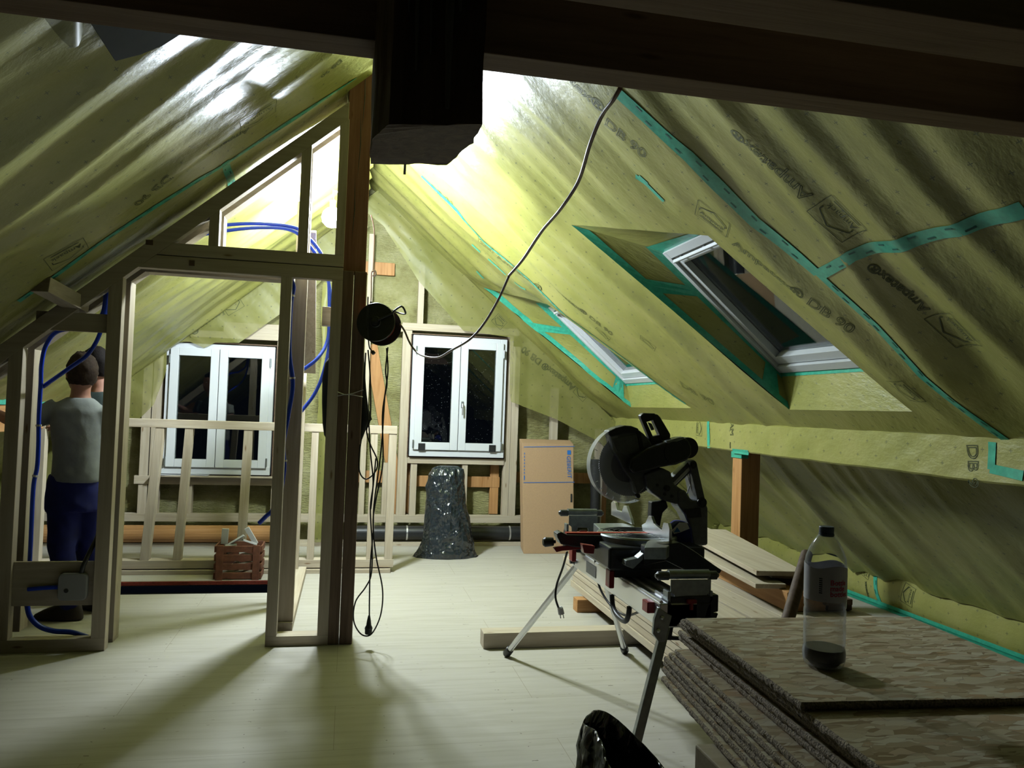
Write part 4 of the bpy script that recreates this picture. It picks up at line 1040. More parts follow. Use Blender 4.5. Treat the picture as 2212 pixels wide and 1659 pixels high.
for y0 in (965, 1042):
    MB().add(pr_box(1129, y0, 1239, y0+1.2), [(0, 1, 2, 3)]).build('printed_line', 'cardink', ct)
MB().add(pr_box(1231, 1068, 1235, 1086), [(0, 1, 2, 3)]).build('hand_hole', 'seal', ct)
m_ = MB()
for k in range(9):
    y = 978+k*7; m_.add(pr_box(1130, y, 1131.6, y+3.5), [(0, 1, 2, 3)])
m_.add(pr_box(1130, 1028, 1132, 1034), [(0, 1, 2, 3)]); m_.build('printed_marks', 'cardink', ct)
# ------------------------------------------------------------------ crate with offcuts
cx, cy = -.84, 6.97; cwid, cdep, chh = .19, .115, .29
cr = thing('slatted_crate', (cx, cy, 0), 'reddish slatted wooden crate full of offcuts at the edge of the floor opening', 'crate')
for i in range(4):
    z = .008+i*.073
    for yy in (cy-cdep, cy+cdep-.012): MB().box(cx-cwid, cx+cwid, yy, yy+.012, z, z+.052).build('slat', 'crate', cr, bev=.002)
    for xx in (cx-cwid, cx+cwid-.012): MB().box(xx, xx+.012, cy-cdep+.012, cy+cdep-.012, z, z+.052).build('slat', 'crate', cr, bev=.002)
for sx in (-1, 1):
    xx = cx+sx*(cwid-.045); MB().box(xx-.028, xx+.028, cy-cdep-.014, cy-cdep, .0, .285).build('corner_batten', 'crate', cr, bev=.002)
    MB().box(xx-.028, xx+.028, cy+cdep, cy+cdep+.014, .0, .285).build('corner_batten', 'crate', cr, bev=.002)
MB().box(cx-cwid+.012, cx+cwid-.012, cy-cdep+.012, cy+cdep-.012, .003, .012).build('base_board', 'crate', cr)
rng = random.Random(5)
sc = []
for i in range(16):
    p = V((cx+rng.uniform(-.11, .11), cy+rng.uniform(-.05, .05), .04+.27*i/16)); a = rng.uniform(-.5, .5); tl_ = rng.uniform(-.35, .35)
    sc.append((p, V((math.cos(a), math.sin(a), tl_)).normalized(), rng.uniform(.07, .14), rng.uniform(.02, .045), rng.uniform(.012, .02)))
sc.append((V((cx-.125, cy-.02, .345)), V((.06, -.1, .99)).normalized(), .13, .055, .018)); sc.append((V((cx+.085, cy, .345)), V((-.50, -.1, .86)).normalized(), .16, .04, .02)); sc.append((V((cx-.03, cy-.03, .315)), V((.8, .1, .5)).normalized(), .14, .05, .014))
for i, (p, d, L_, w_, h_) in enumerate(sc):
    MB().bar(p-d*L_/2, p+d*L_/2, w_, h_, (0, .3, 1) if abs(d.z) < .8 else (0, 1, 0)).build('wood_offcut', 'wht' if i > 10 else 'new_x', label='upright pale offcut at the left of the crate' if i == 16 else 'slanting pale offcut at the right of the crate' if i == 17 else 'pale offcut lying across the top of the crate' if i == 18 else 'small pale wood offcut tumbled inside the slatted crate', cat='offcut', group='offcuts in the crate', bev=.0015)
# ------------------------------------------------------------------ bearers, lumber stack, boards
MB().box(.885, 2.75, 4.83, 4.955, 0, .097).build('timber_bearer', 'new_x', label='square pale timber lying across the floor under the lumber stack, in front', cat='timber', bev=.004)
MB().box(1.73, 2.7, 5.63, 5.74, 0, .095).build('timber_bearer', 'orange_x', label='short-ended timber under the lumber stack farther back, its end in light', cat='timber', bev=.004)
rng = random.Random(9)
order = ['lowest', 'second', 'third', 'fourth', 'fifth', 'sixth', 'seventh', 'topmost']
for i in range(8):
    z = .1+i*.05; e = 6.05+(.18 if i in (2, 3) else 0)+rng.uniform(-.03, .06); xo = rng.uniform(-.006, .01)
    MB().box(1.80+xo, 2.0+xo, 2.75, e, z+.0012, z+.0488).build('lumber_board', 'new_y', label='%s pale board counted up the left side of the lumber stack' % order[i], cat='board', group='boards of the lumber stack', bev=.003)
for k in range(4):
    x = 2.02+k*.17; 
    MB().box(x, x+.165, 2.75+.1*k, 6.1+rng.uniform(-.1, .1), .452, .4985).build('lumber_board', 'new_y', label='pale top board of the lumber stack, %s from its left edge' % ['second', 'third', 'fourth', 'fifth'][k], cat='board', group='boards of the lumber stack', bev=.003)
    for i in range(7):
        MB().box(x, x+.165, 2.75+.1*k+.03, 6.02, .101+i*.05, .149+i*.05).build('lumber_board', 'new_y', label='pale inner board of the lumber stack seen only at its end', cat='board', group='inner boards of the lumber stack', bev=.003)
def quadboard(pxs, z, th_, mat, label, name='loose_board'):
    P = [Zp(x, y, z) for x, y in pxs]; return MB().prism([V((p.x, p.y, z-th_)) for p in P], (0, 0, th_)).build(name, mat, label=label, cat='board', bev=.003)
def dirboard(p0, dirv, L_, w_, z, th_, mat, label, name='loose_board'):
    d = V(dirv).normalized(); s = V((d.y, -d.x, 0)); p = V((p0[0], p0[1], z-th_)); return MB().prism([p, p+s*w_, p+s*w_+d*L_, p+d*L_], (0, 0, th_)).build(name, mat, label=label, cat='board', bev=.003)
def zb(x, y, z): p = Zp(x, y, z); return (p.x, p.y)
bdir = V(Zp(1545, 1240, .5))-V(Zp(1690, 1318, .5))
p = zb(1700, 1322, .5); d2 = V((zb(1545, 1245, .5)[0]-p[0], zb(1545, 1245, .5)[1]-p[1], 0))
dirboard(p, d2, 2.0, .22, .60, .10, 'orange_y', 'thick golden beam lying on the lumber stack beside the orange post', 'loose_beam')
p = zb(1632, 1272, .60); q_ = zb(1507, 1204, .60); dirboard(p, V((q_[0]-p[0], q_[1]-p[1], 0)), 1.55, .17, .626, .025, 'new_y', 'pale board lying on the golden beam, its square end toward the bottle')
p = zb(1634, 1233, .68); q_ = zb(1532, 1186, .66); dirboard((p[0], p[1]), V((q_[0]-p[0], q_[1]-p[1], 0)), 1.6, .26, .680, .026, 'new_y', 'uppermost pale board behind, its cut end pointing at the bottle')
dirboard((p[0]+.12, p[1]+.05), V((q_[0]-p[0]+.05, q_[1]-p[1], 0)), 1.6, .22, .652, .024, 'new_y', 'pale board directly beneath the uppermost board')
p = zb(1760, 1330, .52); dirboard((max(p[0], 2.50), p[1]+.15), V((0.0, 1, 0)), 1.9, .14, .532, .03, 'dark_y', 'brown-edged board lying low behind the dark handle')
p = zb(1842, 1314, .52); dirboard((p[0]-.16, p[1]), V((.0, 1, 0)), 1.5, .16, .566, .03, 'dark_y', 'dark-ended board just right of the bottle')
a, b_ = Zp(1705, 1345, .95), None
hA = Yp(1703, 1335, 2.35); hB = Yp(1744, 1192, 2.6)
MB().tube([hA-(hB-hA)*.5, hA, hA.lerp(hB, .5), hB-(hB-hA)*.04, hB], [.021, .021, .0215, .021, .008], 16).build('tool_handle', 'dark_z', label='dark rounded tool handle sticking up behind the strand board stack', cat='handle', smooth='auto')
# ------------------------------------------------------------------ strand board stack
MB().box(.768, 2.0, 1.475, 1.60, .664, .7855).build('timber_bearer', 'new_x', label='greenish-pale square timber under the strand board stack at the bottom edge', cat='timber', bev=.004)
MB().box(.98, 1.75, 1.3, 1.9, 0.0, .664).build('trestle', 'dark_x', label='dark trestle carrying the strand board stack', cat='trestle', bev=.004)
def osb(p0, ang, W_, L_, z, th_, label, seed, bend=0):
    # rough sawn sheet: p0 is the far left corner, sheet runs toward the camera
    m_ = MB(); u = V((math.cos(ang), math.sin(ang), 0)); v = V((math.sin(ang), -math.cos(ang), 0)); nu, nv = 50, 150
    per = [(i/nu, 0) for i in range(nu)]+[(1, j/nv) for j in range(nv)]+[(1-i/nu, 1) for i in range(nu)]+[(0, 1-j/nv) for j in range(nv)]
    P = V((p0[0], p0[1], 0)); rings = []
    for zi, out in ((0, .0), (.33, .002), (.66, .002), (1, -.001)):
        for (a, c) in per:
            pt = P+u*(a*W_)+v*(c*L_); nx = (a-.5)*2 if a in (0, 1) else 0; ny_ = (c-.5)*2 if c in (0, 1) else 0
            r1 = (u*nx+v*ny_)*(out+.0025*noise.noise(V((pt.x*90, pt.y*90, z*400+zi*5+seed))))
            q = pt+r1; q.z = z-th_+th_*zi+bend*(c**2)+.0015*noise.noise(V((pt.x*2.5, pt.y*2.5, 4.4))); m_.v.append(q)
    N = len(per); mi = []
    for k in range(3):
        for i in range(N): m_.f.append((k*N+i, k*N+(i+1) % N, (k+1)*N+(i+1) % N, (k+1)*N+i)); mi.append(1)
    m_.f.append(tuple(range(N))); mi.append(0); m_.f.append(tuple(3*N+i for i in range(N))); mi.append(0)
    return m_.build('strand_board', None, label=label, cat='board', group='stacked strand boards', mats=['osb', 'osb_edge'], mi=mi)
rng = random.Random(21)
tb = .0145; ordn = ['topmost', 'second', 'third', 'fourth', 'fifth', 'sixth', 'seventh', 'eighth', 'ninth', 'tenth', 'eleventh', 'lowest']
osb((.867, 1.882), -.055, .63, .575, .98, .0145, 'topmost strand board of the stack, the short one carrying the bottle', 1.0)
cor = [(1472, 1337), (1470, 1343), (1475, 1349), (1467, 1361), (1468, 1372), (1458, 1402), (1446, 1409), (1436, 1417), (1434, 1427), (1431, 1439), (1430, 1460)]
for i, q in enumerate(cor):
    z = .98-.0160*(i+1); p = Zp(q[0], q[1], z)
    osb((p.x, p.y), -.055-.004*i+rng.uniform(-.004, .004), .64, 1.3, z, tb, '%s strand board from the top of the stack' % ordn[i+1] if i < 10 else 'lowest strand board of the stack, sticking out farthest', i*3.3+2)
# ------------------------------------------------------------------ bottle
bp = Zp(1779, 1436, .982); bt = thing('plastic_bottle', bp, 'clear plastic bottle with pink-lettered label and dark drink, on the strand boards', 'bottle')
kb = Yp(1779, 1440, bp.y); kt = Yp(1790, 1137, bp.y); BH = kt.z-bp.z; Rb = (Yp(1820, 1300, bp.y)-Yp(1742, 1300, bp.y)).length/2
prof = [(.70, .0), (.93, .012), (1.0, .05), (1.02, .10), (.985, .13), (.95, .145), (.99, .16), (.99, .30), (.95, .31), (.99, .325), (.99, .40), (.955, .415), (.99, .43), (.99, .46), (1.0, .48), (1.0, .68), (1.0, .72), (.95, .78), (.80, .84), (.60, .895), (.42, .93), (.35, .945)]
m_ = MB().lathe(bp, [(0, .006)]+[(r_b*Rb, h*BH) for r_b, h in prof], n=48); pet = m_.build('bottle_body', 'pet', bt, smooth=True)
MB().lathe(bp, [(0, .004), (.70*Rb, .004), (.92*Rb, .016), (.985*Rb, .05*BH), (1.0*Rb, .10*BH), (.97*Rb, .13*BH), (0, .13*BH)], n=48).build('drink', 'cola', bt, smooth='auto')
m_ = MB().lathe(bp, [(.35*Rb, .93*BH), (.37*Rb, .932*BH), (.37*Rb, .950*BH), (.34*Rb, .952*BH), (.355*Rb, .955*BH), (.355*Rb, .995*BH), (.33*Rb, BH), (0, BH)], n=32); m_.build('bottle_cap', 'cap', bt, smooth='auto')
lb = MB(); n = 64
for k in range(n+1):
    t = 2*math.pi*k/n
    for h in (.480, .725): lb.v.append(bp+V((math.cos(t)*(Rb*1.008), math.sin(t)*(Rb*1.008), h*BH+(.004*math.sin(t*3) if h > .6 else 0))))
for k in range(n): lb.f.append((2*k, 2*k+2, 2*k+3, 2*k+1))
lbl = lb.build('bottle_label', 'label', bt, smooth=True)
def label_text(s, z, hgt, a0, mat='pink'):
    cu = bpy.data.curves.new('t', 'FONT'); cu.body = s; cu.size = 1; cu.resolution_u = 3; cu.offset = .02; tmp = bpy.data.objects.new('t', cu); COL.objects.link(tmp)
    me = bpy.data.meshes.new_from_object(tmp.evaluated_get(bpy.context.evaluated_depsgraph_get())); t = MB()
    for v in me.vertices:
        a = a0+v.co.x*hgt/Rb; t.v.append(bp+V((math.cos(a)*Rb*1.02, math.sin(a)*Rb*1.02, z*BH+v.co.y*hgt)))
    t.f = [tuple(p.vertices) for p in me.polygons]; t.build('printed_text', mat, lbl); bpy.data.objects.remove(tmp); bpy.data.meshes.remove(me)
aim = math.atan2(-bp.y, -bp.x)  # toward the camera
for s, z, hh in (('Bottle', .604, .0150), ('made', .564, .0150), ('bottles', .524, .0150)): label_text(s, z, hh, aim+.22)
m_ = MB()
for k in range(8):
    for (a, dz) in ((aim-.28, k*.0042),):
        vs = [bp+V((math.cos(t)*Rb*1.02, math.sin(t)*Rb*1.02, .54*BH+z_)) for t, z_ in ((a, dz), (a+.15, dz), (a+.15, dz+.0022), (a, dz+.0022))]; m_.add(vs, [(0, 1, 2, 3)])
m_.build('bar_code', 'seal', lbl)
# ------------------------------------------------------------------ foreground bag
fbg = MB(); YF = 2.2
L_ = [((1256, 1560), (1292, 1534)), ((1262, 1600), (1345, 1560)), ((1264, 1659), (1395, 1610)), ((1266, 1760), (1450, 1668))]
rim = [Yp(1258, 1562, 2.10), Yp(1268, 1545, 2.14), Yp(1291, 1533, 2.24), Yp(1322, 1545, 2.3), Yp(1362, 1580, 2.32), Yp(1398, 1615, 2.30), Yp(1440, 1665, 2.2), Yp(1475, 1720, 2.0), Yp(1440, 1750, 1.85), Yp(1380, 1740, 1.80), Yp(1345, 1700, 1.84), Yp(1312, 1650, 1.90), Yp(1300, 1610, 1.96), Yp(1285, 1580, 2.02)]
rim = spline(rim+[rim[0]], 6)[:-1]; n = len(rim); cxy = V((.86, 2.02, 0)); fl = 16
for j in range(fl+1):
    t = j/fl
    for i, p in enumerate(rim):
        bs = V((cxy.x+(p.x-cxy.x)*1.0, cxy.y+(p.y-cxy.y)*1.05, .003)); q = p.lerp(bs, t)
        fo = .022*noise.noise(V((i*.35, t*5, 2)))*(1 if t > .02 else .2)+.012*(1-abs(noise.noise(V((i*.22, t*9, 7))))*2)*min(1, t*6)
        q = q+(V((q.x, q.y, 0))-cxy).normalized()*(fo+.012*math.sin(math.pi*t)); fbg.v.append(q)
for j in range(fl):
    for i in range(n): fbg.f.append((j*n+i, j*n+(i+1) % n, (j+1)*n+(i+1) % n, (j+1)*n+i))
fbg.f.append(tuple(fl*n+i for i in range(n)))
# folded-over collar of the rim
for i in range(n): pass
o = fbg.build('rubbish_bag', 'bag', label='open black rubbish bag standing in the foreground at the bottom edge', cat='bag', smooth=True)
sd = o.modifiers.new('s', 'SOLIDIFY'); sd.thickness = .004
# ------------------------------------------------------------------ mitre saw on its stand
SY = 3.54
st = thing('saw_stand', (1.32, 3.6, 0), 'aluminium saw stand with splayed legs and roller supports', 'stand')
RX0, RX1, RZ0, RZ1 = 1.235, 1.40, .655, .752
m_ = MB(); m_.box(RX0, RX1, 2.92, 4.18, RZ0, RZ1); rail = m_.build('rail', 'alu', st, bev=.006)
for x in (RX0+.012, RX0+.06, RX0+.105, RX1-.012):
    MB().tube([(x, 2.93, RZ1+.002), (x, 4.17, RZ1+.002)], .008, 8).build('rail_ridge', 'alu', rail)
MB().add([(RX0-.002, 3.72, RZ0+.02), (RX0-.002, 3.88, RZ0+.02), (RX0-.002, 3.88, RZ1-.02), (RX0-.002, 3.72, RZ1-.02)], [(0, 1, 2, 3)]).build('rating_sticker', 'dgrey', rail)
def leg(a, b_, r0=.017, foot=True):
    a, b_ = V(a), V(b_); d = (b_-a).normalized()
    l = MB().tube([a, b_-d*.02], r0, 14).build('leg', 'alu', st, smooth='auto')
    MB().tube([b_-d*.06, b_-d*.055, b_-d*.01, b_+d*.0], [r0+.001, r0+.007, r0+.008, r0+.003], 14).build('rubber_foot', 'blk', l, smooth='auto')
fa_ = Zp(1093, 1418, 0); fb_ = Zp(1350, 1411, 0)
leg((RX0+.03, 4.10, RZ0+.03), (fa_.x, fa_.y, .012)); leg((RX1-.03, 4.06, RZ0+.02), (fb_.x, fb_.y, .012))
la = Yp(1432, 1372, 2.93); lb_ = Yp(1372, 1610, 2.80); dd = (lb_-la).normalized(); k_ = (la.z-.012)/(-dd.z)
l = MB().bar(la-dd*.05, la+dd*(k_-.03), .034, .034, (1, 0, 0)).build('leg', 'alud', st, bev=.003)
e_ = la+dd*k_; MB().tube([e_-dd*.06, e_], .026, 12).build('rubber_foot', 'blk', l)
l = MB().bar((RX1-.02, 2.95, .62), (1.70, 2.62, .03), .034, .034, (1, 0, 0)).build('leg', 'alud', st, bev=.003)
MB().tube([(1.69, 2.63, .07), (1.705, 2.61, .0)], .026, 12).build('rubber_foot', 'blk', l)
def slab(pts, Y0, Y1, name, mat, parent, bev=.003, label=None):
    P = [Yp(x, y, Y0) for x, y in pts]; return MB().prism(P, (0, Y1-Y0, 0)).build(name, mat, parent, bev=bev, label=label)
br_ = slab([(1423, 1312), (1443, 1326), (1452, 1330), (1436, 1392), (1424, 1388), (1411, 1370), (1414, 1338)], 2.905, 2.925, 'leg_bracket', 'alud', st)
for px, py in ((1430, 1334), (1422, 1362)): MB().lathe(Yp(px, py, 2.905), [(0, -.008), (.006, -.007), (.010, 0)], (0, 1, 0), 12).build('bolt', 'alu', br_, smooth=True)
slab([(1441, 1327), (1490, 1322), (1552, 1325), (1545, 1345), (1482, 1350), (1480, 1355), (1455, 1356), (1452, 1375), (1480, 1378), (1480, 1384), (1436, 1383)], 2.93, 2.95, 'end_bracket', 'blkm', st)
# roller supports
def roller(Yc, cx, zc, wd, label, near):
    rs = MB().box(cx-wd*.34, cx+wd*.34, Yc-.03, Yc+.03, zc-.19, zc-.10).build('support_block', 'blkm', st, bev=.006)
    for s in (-1, 1):
        x = cx+s*wd*.33; MB().box(x-.006, x+.006, Yc-.025, Yc+.025, zc-.16, zc-.055).build('side_arm', 'alud', rs, bev=.002)
        MB().prism([(cx+s*wd*.36, Yc-.03, zc-.10), (cx+s*wd*.36, Yc-.03, zc-.19), (cx+s*wd*.20, Yc-.03, zc-.19), (cx+s*wd*.26, Yc-.03, zc-.125), (cx+s*wd*.345, Yc-.03, zc-.085)], (0, .06, 0)).build('bracket_horn', 'blkm', rs)
    MB().prism([(cx-wd*.30, Yc-.02, zc-.01), (cx+wd*.33, Yc-.02, zc-.01), (cx+wd*.33, Yc-.02, zc-.06), (cx+wd*.27, Yc-.02, zc-.07), (cx+wd*.24, Yc-.02, zc-.115), (cx+wd*.16, Yc-.02, zc-.115), (cx+wd*.12, Yc-.02, zc-.075), (cx-wd*.10, Yc-.02, zc-.075), (cx-wd*.14, Yc-.02, zc-.115), (cx-wd*.22, Yc-.02, zc-.115), (cx-wd*.24, Yc-.02, zc-.07), (cx-wd*.30, Yc-.02, zc-.06)], (0, .008, 0)).build('front_plate', 'alud', rs, bev=.002)
    MB().tube([(cx-wd*.5, Yc+.012, zc), (cx-wd*.47, Yc+.012, zc), (cx-wd*.46, Yc+.012, zc), (cx-wd*.30, Yc+.012, zc)], [.008, .013, .018, .018], 16).build('roller', 'dgrey', rs, smooth='auto')
    MB().tube([(cx-wd*.30, Yc+.012, zc+.005), (cx+wd*.34, Yc+.012, zc+.005)], .019, 16).build('roller', 'alud', rs, smooth='auto')
    MB().tube([(cx+wd*.34, Yc+.012, zc), (cx+wd*.46, Yc+.012, zc), (cx+wd*.47, Yc+.012, zc), (cx+wd*.5, Yc+.012, zc)], [.018, .018, .013, .008], 16).build('roller', 'dgrey', rs, smooth='auto')
    MB().tube([(cx, Yc-.035, zc-.125), (cx, Yc-.035, zc-.10)], .008, 8).build('knob_stem', 'red', rs); MB().box(cx-.02, cx+.02, Yc-.045, Yc-.025, zc-.10, zc-.085).build('clamp_knob', 'red', rs, bev=.003)
    return rs
a = Yp(1418, 1240, 2.95); b_ = Yp(1555, 1238, 2.95); roller(2.95, (a.x+b_.x)/2, (a.z+b_.z)/2-.01, b_.x-a.x, '', True)
a = Yp(1208, 1110, 4.10); b_ = Yp(1305, 1108, 4.10); roller(4.10, (a.x+b_.x)/2, (a.z+b_.z)/2, b_.x-a.x, '', False)
slab([(1446, 1290), (1553, 1285), (1552, 1322), (1530, 1325), (1525, 1332), (1452, 1332)], 2.925, 3.02, 'end_housing', 'blkm', st, .005)
MB().box(RX0-.03, RX0+.005, 2.97, 3.03, .70, .745).build('clamp_knob', 'red', rail, bev=.004)
for yy in (3.40, 4.0):
    c_ = MB().box(RX0-.03, RX1+.03, yy-.035, yy+.035, RZ1+.004, RZ1+.045).build('mounting_clamp', 'blkm', st, bev=.005)
    MB().box(RX0-.052, RX0-.028, yy-.03, yy+.03, RZ1-.045, RZ1+.035).build('clamp_lever', 'red', c_, bev=.005)
MB().tube(spline([(RX0+.0, 3.48, RZ0), (RX0-.0, 3.46, RZ0-.05), (RX0+.0, 3.40, RZ0-.075), (RX0+.0, 3.30, RZ0-.075), (RX0, 3.26, RZ0-.04), (RX0, 3.25, RZ0)], 6), .012, 8).build('carry_handle', 'blk', st, smooth=True)
MB().tube([Yp(1231, 1213, 4.1), Yp(1283, 1212, 4.1)], .012, 8).build('cross_tube', 'blkm', st)
MB().tube(spline([Yp(1240, 1217, 4.1), Yp(1243, 1223, 4.1), Yp(1249, 1222, 4.1), Yp(1250, 1216, 4.1)], 5), .003, 6).build('spring_clip', 'blk', st)
# the saw
sw = thing('mitre_saw', (1.33, SY, RZ1+.045), 'large dark mitre saw with raised blade guard mounted on the stand', 'saw')
TZ = .93; TX, TY = 1.37, SY
m_ = MB(); m_.box(1.16, 1.62, SY-.22, SY+.22, RZ1+.046, TZ-.03); base = m_.build('base', 'blkm', sw, bev=.012)
def ztab(pts, z, th_, nm, mat): return MB().prism([Zp(x, y, z)-V((0, 0, th_)) for x, y in pts], (0, 0, th_)).build(nm, mat, sw, bev=.003)
ztab([(1282, 1130), (1345, 1130), (1369, 1135), (1378, 1147), (1330, 1148), (1296, 1143)], TZ, .05, 'side_table', 'alud')
ztab([(1397, 1170), (1404, 1166), (1441, 1166), (1446, 1178), (1440, 1183), (1392, 1183)], TZ, .05, 'side_table', 'alud')
MB().lathe((TX, TY, TZ-.055), [(0, 0), (.175, 0), (.19, .02), (.19, .048), (.185, .055), (0, .055)], n=64).build('turntable', 'alud', sw, smooth='auto')
for r1 in (.06, .085, .11, .135, .16):
    m_ = MB()
    for a0_ in (-155, 15):
        pts = [(TX+r1*math.cos(math.radians(a0_+k*14)), TY+r1*math.sin(math.radians(a0_+k*14)), TZ+.0008) for k in range(11)]
        m_.tube(pts, .0022, 6)
    m_.build('table_groove', 'seal', sw)
arm = slab([(1203, 1153), (1212, 1149), (1224, 1155), (1320, 1157), (1440, 1161), (1440, 1186), (1330, 1190), (1240, 1182), (1212, 1176), (1205, 1162)], SY-.035, SY+.035, 'mitre_arm', 'blkm', sw, .005)
a = Yp(1226, 1153, SY); b_ = Yp(1405, 1153, SY)
MB().box(1.02, 1.44, SY-.016, SY-.003, TZ-.01, TZ+.002).build('kerf_insert', 'redline', arm); MB().box(1.02, 1.44, SY+.003, SY+.016, TZ-.01, TZ+.002).build('kerf_insert', 'redline', arm)
a = Yp(1200, 1170, SY); b_ = Yp(1173, 1171, SY); kk = MB().tube([a, a.lerp(b_, .15), a.lerp(b_, .2), b_+V((.01, 0, 0)), b_], [.008, .008, .020, .023, .016], 18).build('lock_knob', 'blk', arm, smooth='auto')
slab([(1196, 1184), (1200, 1182), (1235, 1178), (1260, 1176), (1262, 1186), (1215, 1190), (1202, 1193)], SY-.03, SY-.01, 'detent_lever', 'red', arm, .002)
slab([(1258, 1176), (1286, 1180), (1283, 1197), (1262, 1195)], SY-.20, SY-.16, 'clamp_lever', 'red', base, .003)
# fence: stands along y
def fence(pts, X, nm='fence'):
    P = [Xp(x, y, X) for x, y in pts]; return MB().prism(P, (.014, 0, 0)).build(nm, 'alu', sw, bev=.0015)
fence([(1320, 1112), (1320, 1086), (1325, 1081), (1329, 1086), (1333, 1102), (1343, 1106), (1347, 1092), (1353, 1093), (1362, 1120), (1365, 1133)], 1.42)
fence([(1388, 1146), (1386, 1134), (1394, 1129), (1401, 1114), (1406, 1115), (1412, 1131), (1429, 1145), (1433, 1128), (1443, 1130), (1446, 1143), (1445, 1179)], 1.42)
# blade, guards
bc = Yp(1360, 1002, SY); R1 = .155
m_ = MB(); n = 192; 
prof2 = []
for k in range(n):
    t = 2*math.pi*k/n; rr = R1*(1.0 if k % 2 else .968); prof2.append((bc.x+math.cos(t)*rr, SY-.0015, bc.z+math.sin(t)*rr))
m_.prism(prof2, (0, .003, 0)).build('blade', 'bladem', sw)
MB().lathe((bc.x, SY-.002, bc.z), [(0, -.022), (.022, -.022), (.028, -.012), (.032, 0)], (0, 1, 0), 32).build('blade_flange', 'alud', sw, smooth='auto')
gc = Yp(1350, 1003, SY); RG = (gc-Yp(1271, 1003, SY)).length
m_ = MB(); n = 48; a0_, a1_ = math.radians(112), math.radians(292)
ring = []
for k in range(n+1):
    t = a0_+(a1_-a0_)*k/n; c_, s_ = math.cos(t), math.sin(t)
    for (rr, yy) in ((RG*.45, -.035), (RG*.97, -.035), (RG, -.028), (RG, .028), (RG*.97, .035), (RG*.45, .035)):
        m_.v.append(V((gc.x+c_*rr, SY+yy, gc.z+s_*rr)))
for k in range(n):
    for j in range(5): m_.f.append((k*6+j, k*6+j+1, (k+1)*6+j+1, (k+1)*6+j))
lg = m_.build('clear_guard', 'guard', sw, smooth='auto', label='clear plastic blade guard')
m_ = MB()
for k in range(0, 14):
    t = a0_+(a1_-a0_)*(k+.5)/14; c_, s_ = math.cos(t), math.sin(t)
    m_.bar((gc.x+c_*RG*.90, SY-.036, gc.z+s_*RG*.90), (gc.x+c_*RG*.97, SY-.036, gc.z+s_*RG*.97), .002, .002)
m_.build('guard_rib', 'wht', lg)
ug = slab([(1314, 930), (1330, 925), (1350, 920), (1362, 921), (1378, 927), (1392, 938), (1404, 952), (1412, 966), (1414, 990), (1404, 1030), (1395, 1052), (1378, 1070), (1368, 1062), (1362, 1035), (1345, 1012), (1340, 1000), (1332, 985), (1322, 972), (1318, 950)], SY-.032, SY+.032, 'upper_guard', 'dgrey', sw, .006)
slab([(1314, 932), (1330, 924), (1350, 919), (1364, 920), (1380, 926), (1380, 934), (1350, 936), (1322, 944), (1316, 941)], SY-.040, SY+.036, 'guard_shroud', 'blk', ug, .006)
slab([(1376, 934), (1384, 932), (1392, 975), (1384, 978)], SY-.036, SY-.032, 'guard_seam', 'blk', ug, .001)
slab([(1322, 948), (1375, 938), (1382, 975), (1352, 984), (1343, 978), (1335, 975)], SY-.037, SY-.032, 'guard_cover', 'dgrey', ug, .002)
MB().lathe(Yp(1377, 1071, SY-.03), [(0, -.012), (.010, -.012), (.011, .01)], (0, 1, 0), 16).build('guard_roller', 'blk', ug)
# gearbox and motor
slab([(1364, 992), (1400, 968), (1440, 955), (1474, 944), (1488, 950), (1495, 965), (1495, 982), (1486, 994), (1462, 1004), (1425, 1010), (1392, 1020), (1370, 1024), (1360, 1012)], SY-.085, SY-.030, 'gear_housing', 'blk', sw, .010)
mo = Yp(1452, 976, SY-.06)
MB().tube([mo+V((0, -.03, 0)), mo+V((0, .0, 0)), mo+V((0, .16, .01)), mo+V((0, .19, .01))], [.050, .062, .062, .045], 32).build('motor', 'blk', sw, smooth='auto')
slab([(1440, 953), (1466, 945), (1478, 944), (1476, 949), (1452, 957), (1442, 958)], SY-.088, SY-.02, 'motor_highlight', 'alud', sw, .002)  # pale strip standing in for the highlight along the motor top
m2 = Yp(1474, 966, SY); MB().tube([m2+V((0, -.07, 0)), m2+V((0, .05, 0))], .05, 28).build('motor_cap', 'blk', sw, smooth='auto')
# handle
hd = slab([(1411, 894), (1421, 895), (1427, 901), (1449, 938), (1449, 946), (1438, 951), (1430, 950), (1412, 908)], SY-.022, SY+.022, 'main_handle', 'blk', sw, .006)
slab([(1384, 898), (1390, 892), (1416, 893), (1418, 906), (1396, 912), (1386, 906)], SY-.020, SY+.020, 'handle_bridge', 'blk', hd, .005)
slab([(1384, 902), (1394, 904), (1412, 945), (1416, 962), (1408, 962), (1400, 940)], SY-.017, SY+.017, 'handle_bridge', 'blk', hd, .004)
slab([(1404, 944), (1430, 938), (1442, 950), (1432, 958), (1410, 960)], SY-.019, SY+.019, 'handle_bridge', 'blkm', hd, .004)
slab([(1400, 912), (1408, 915), (1414, 928), (1408, 930)], SY-.006, SY+.006, 'trigger', 'dgrey', hd, .002)
slab([(1404, 942), (1424, 948), (1430, 975), (1410, 975)], SY-.022, SY+.022, 'handle_neck', 'blk', sw, .005)
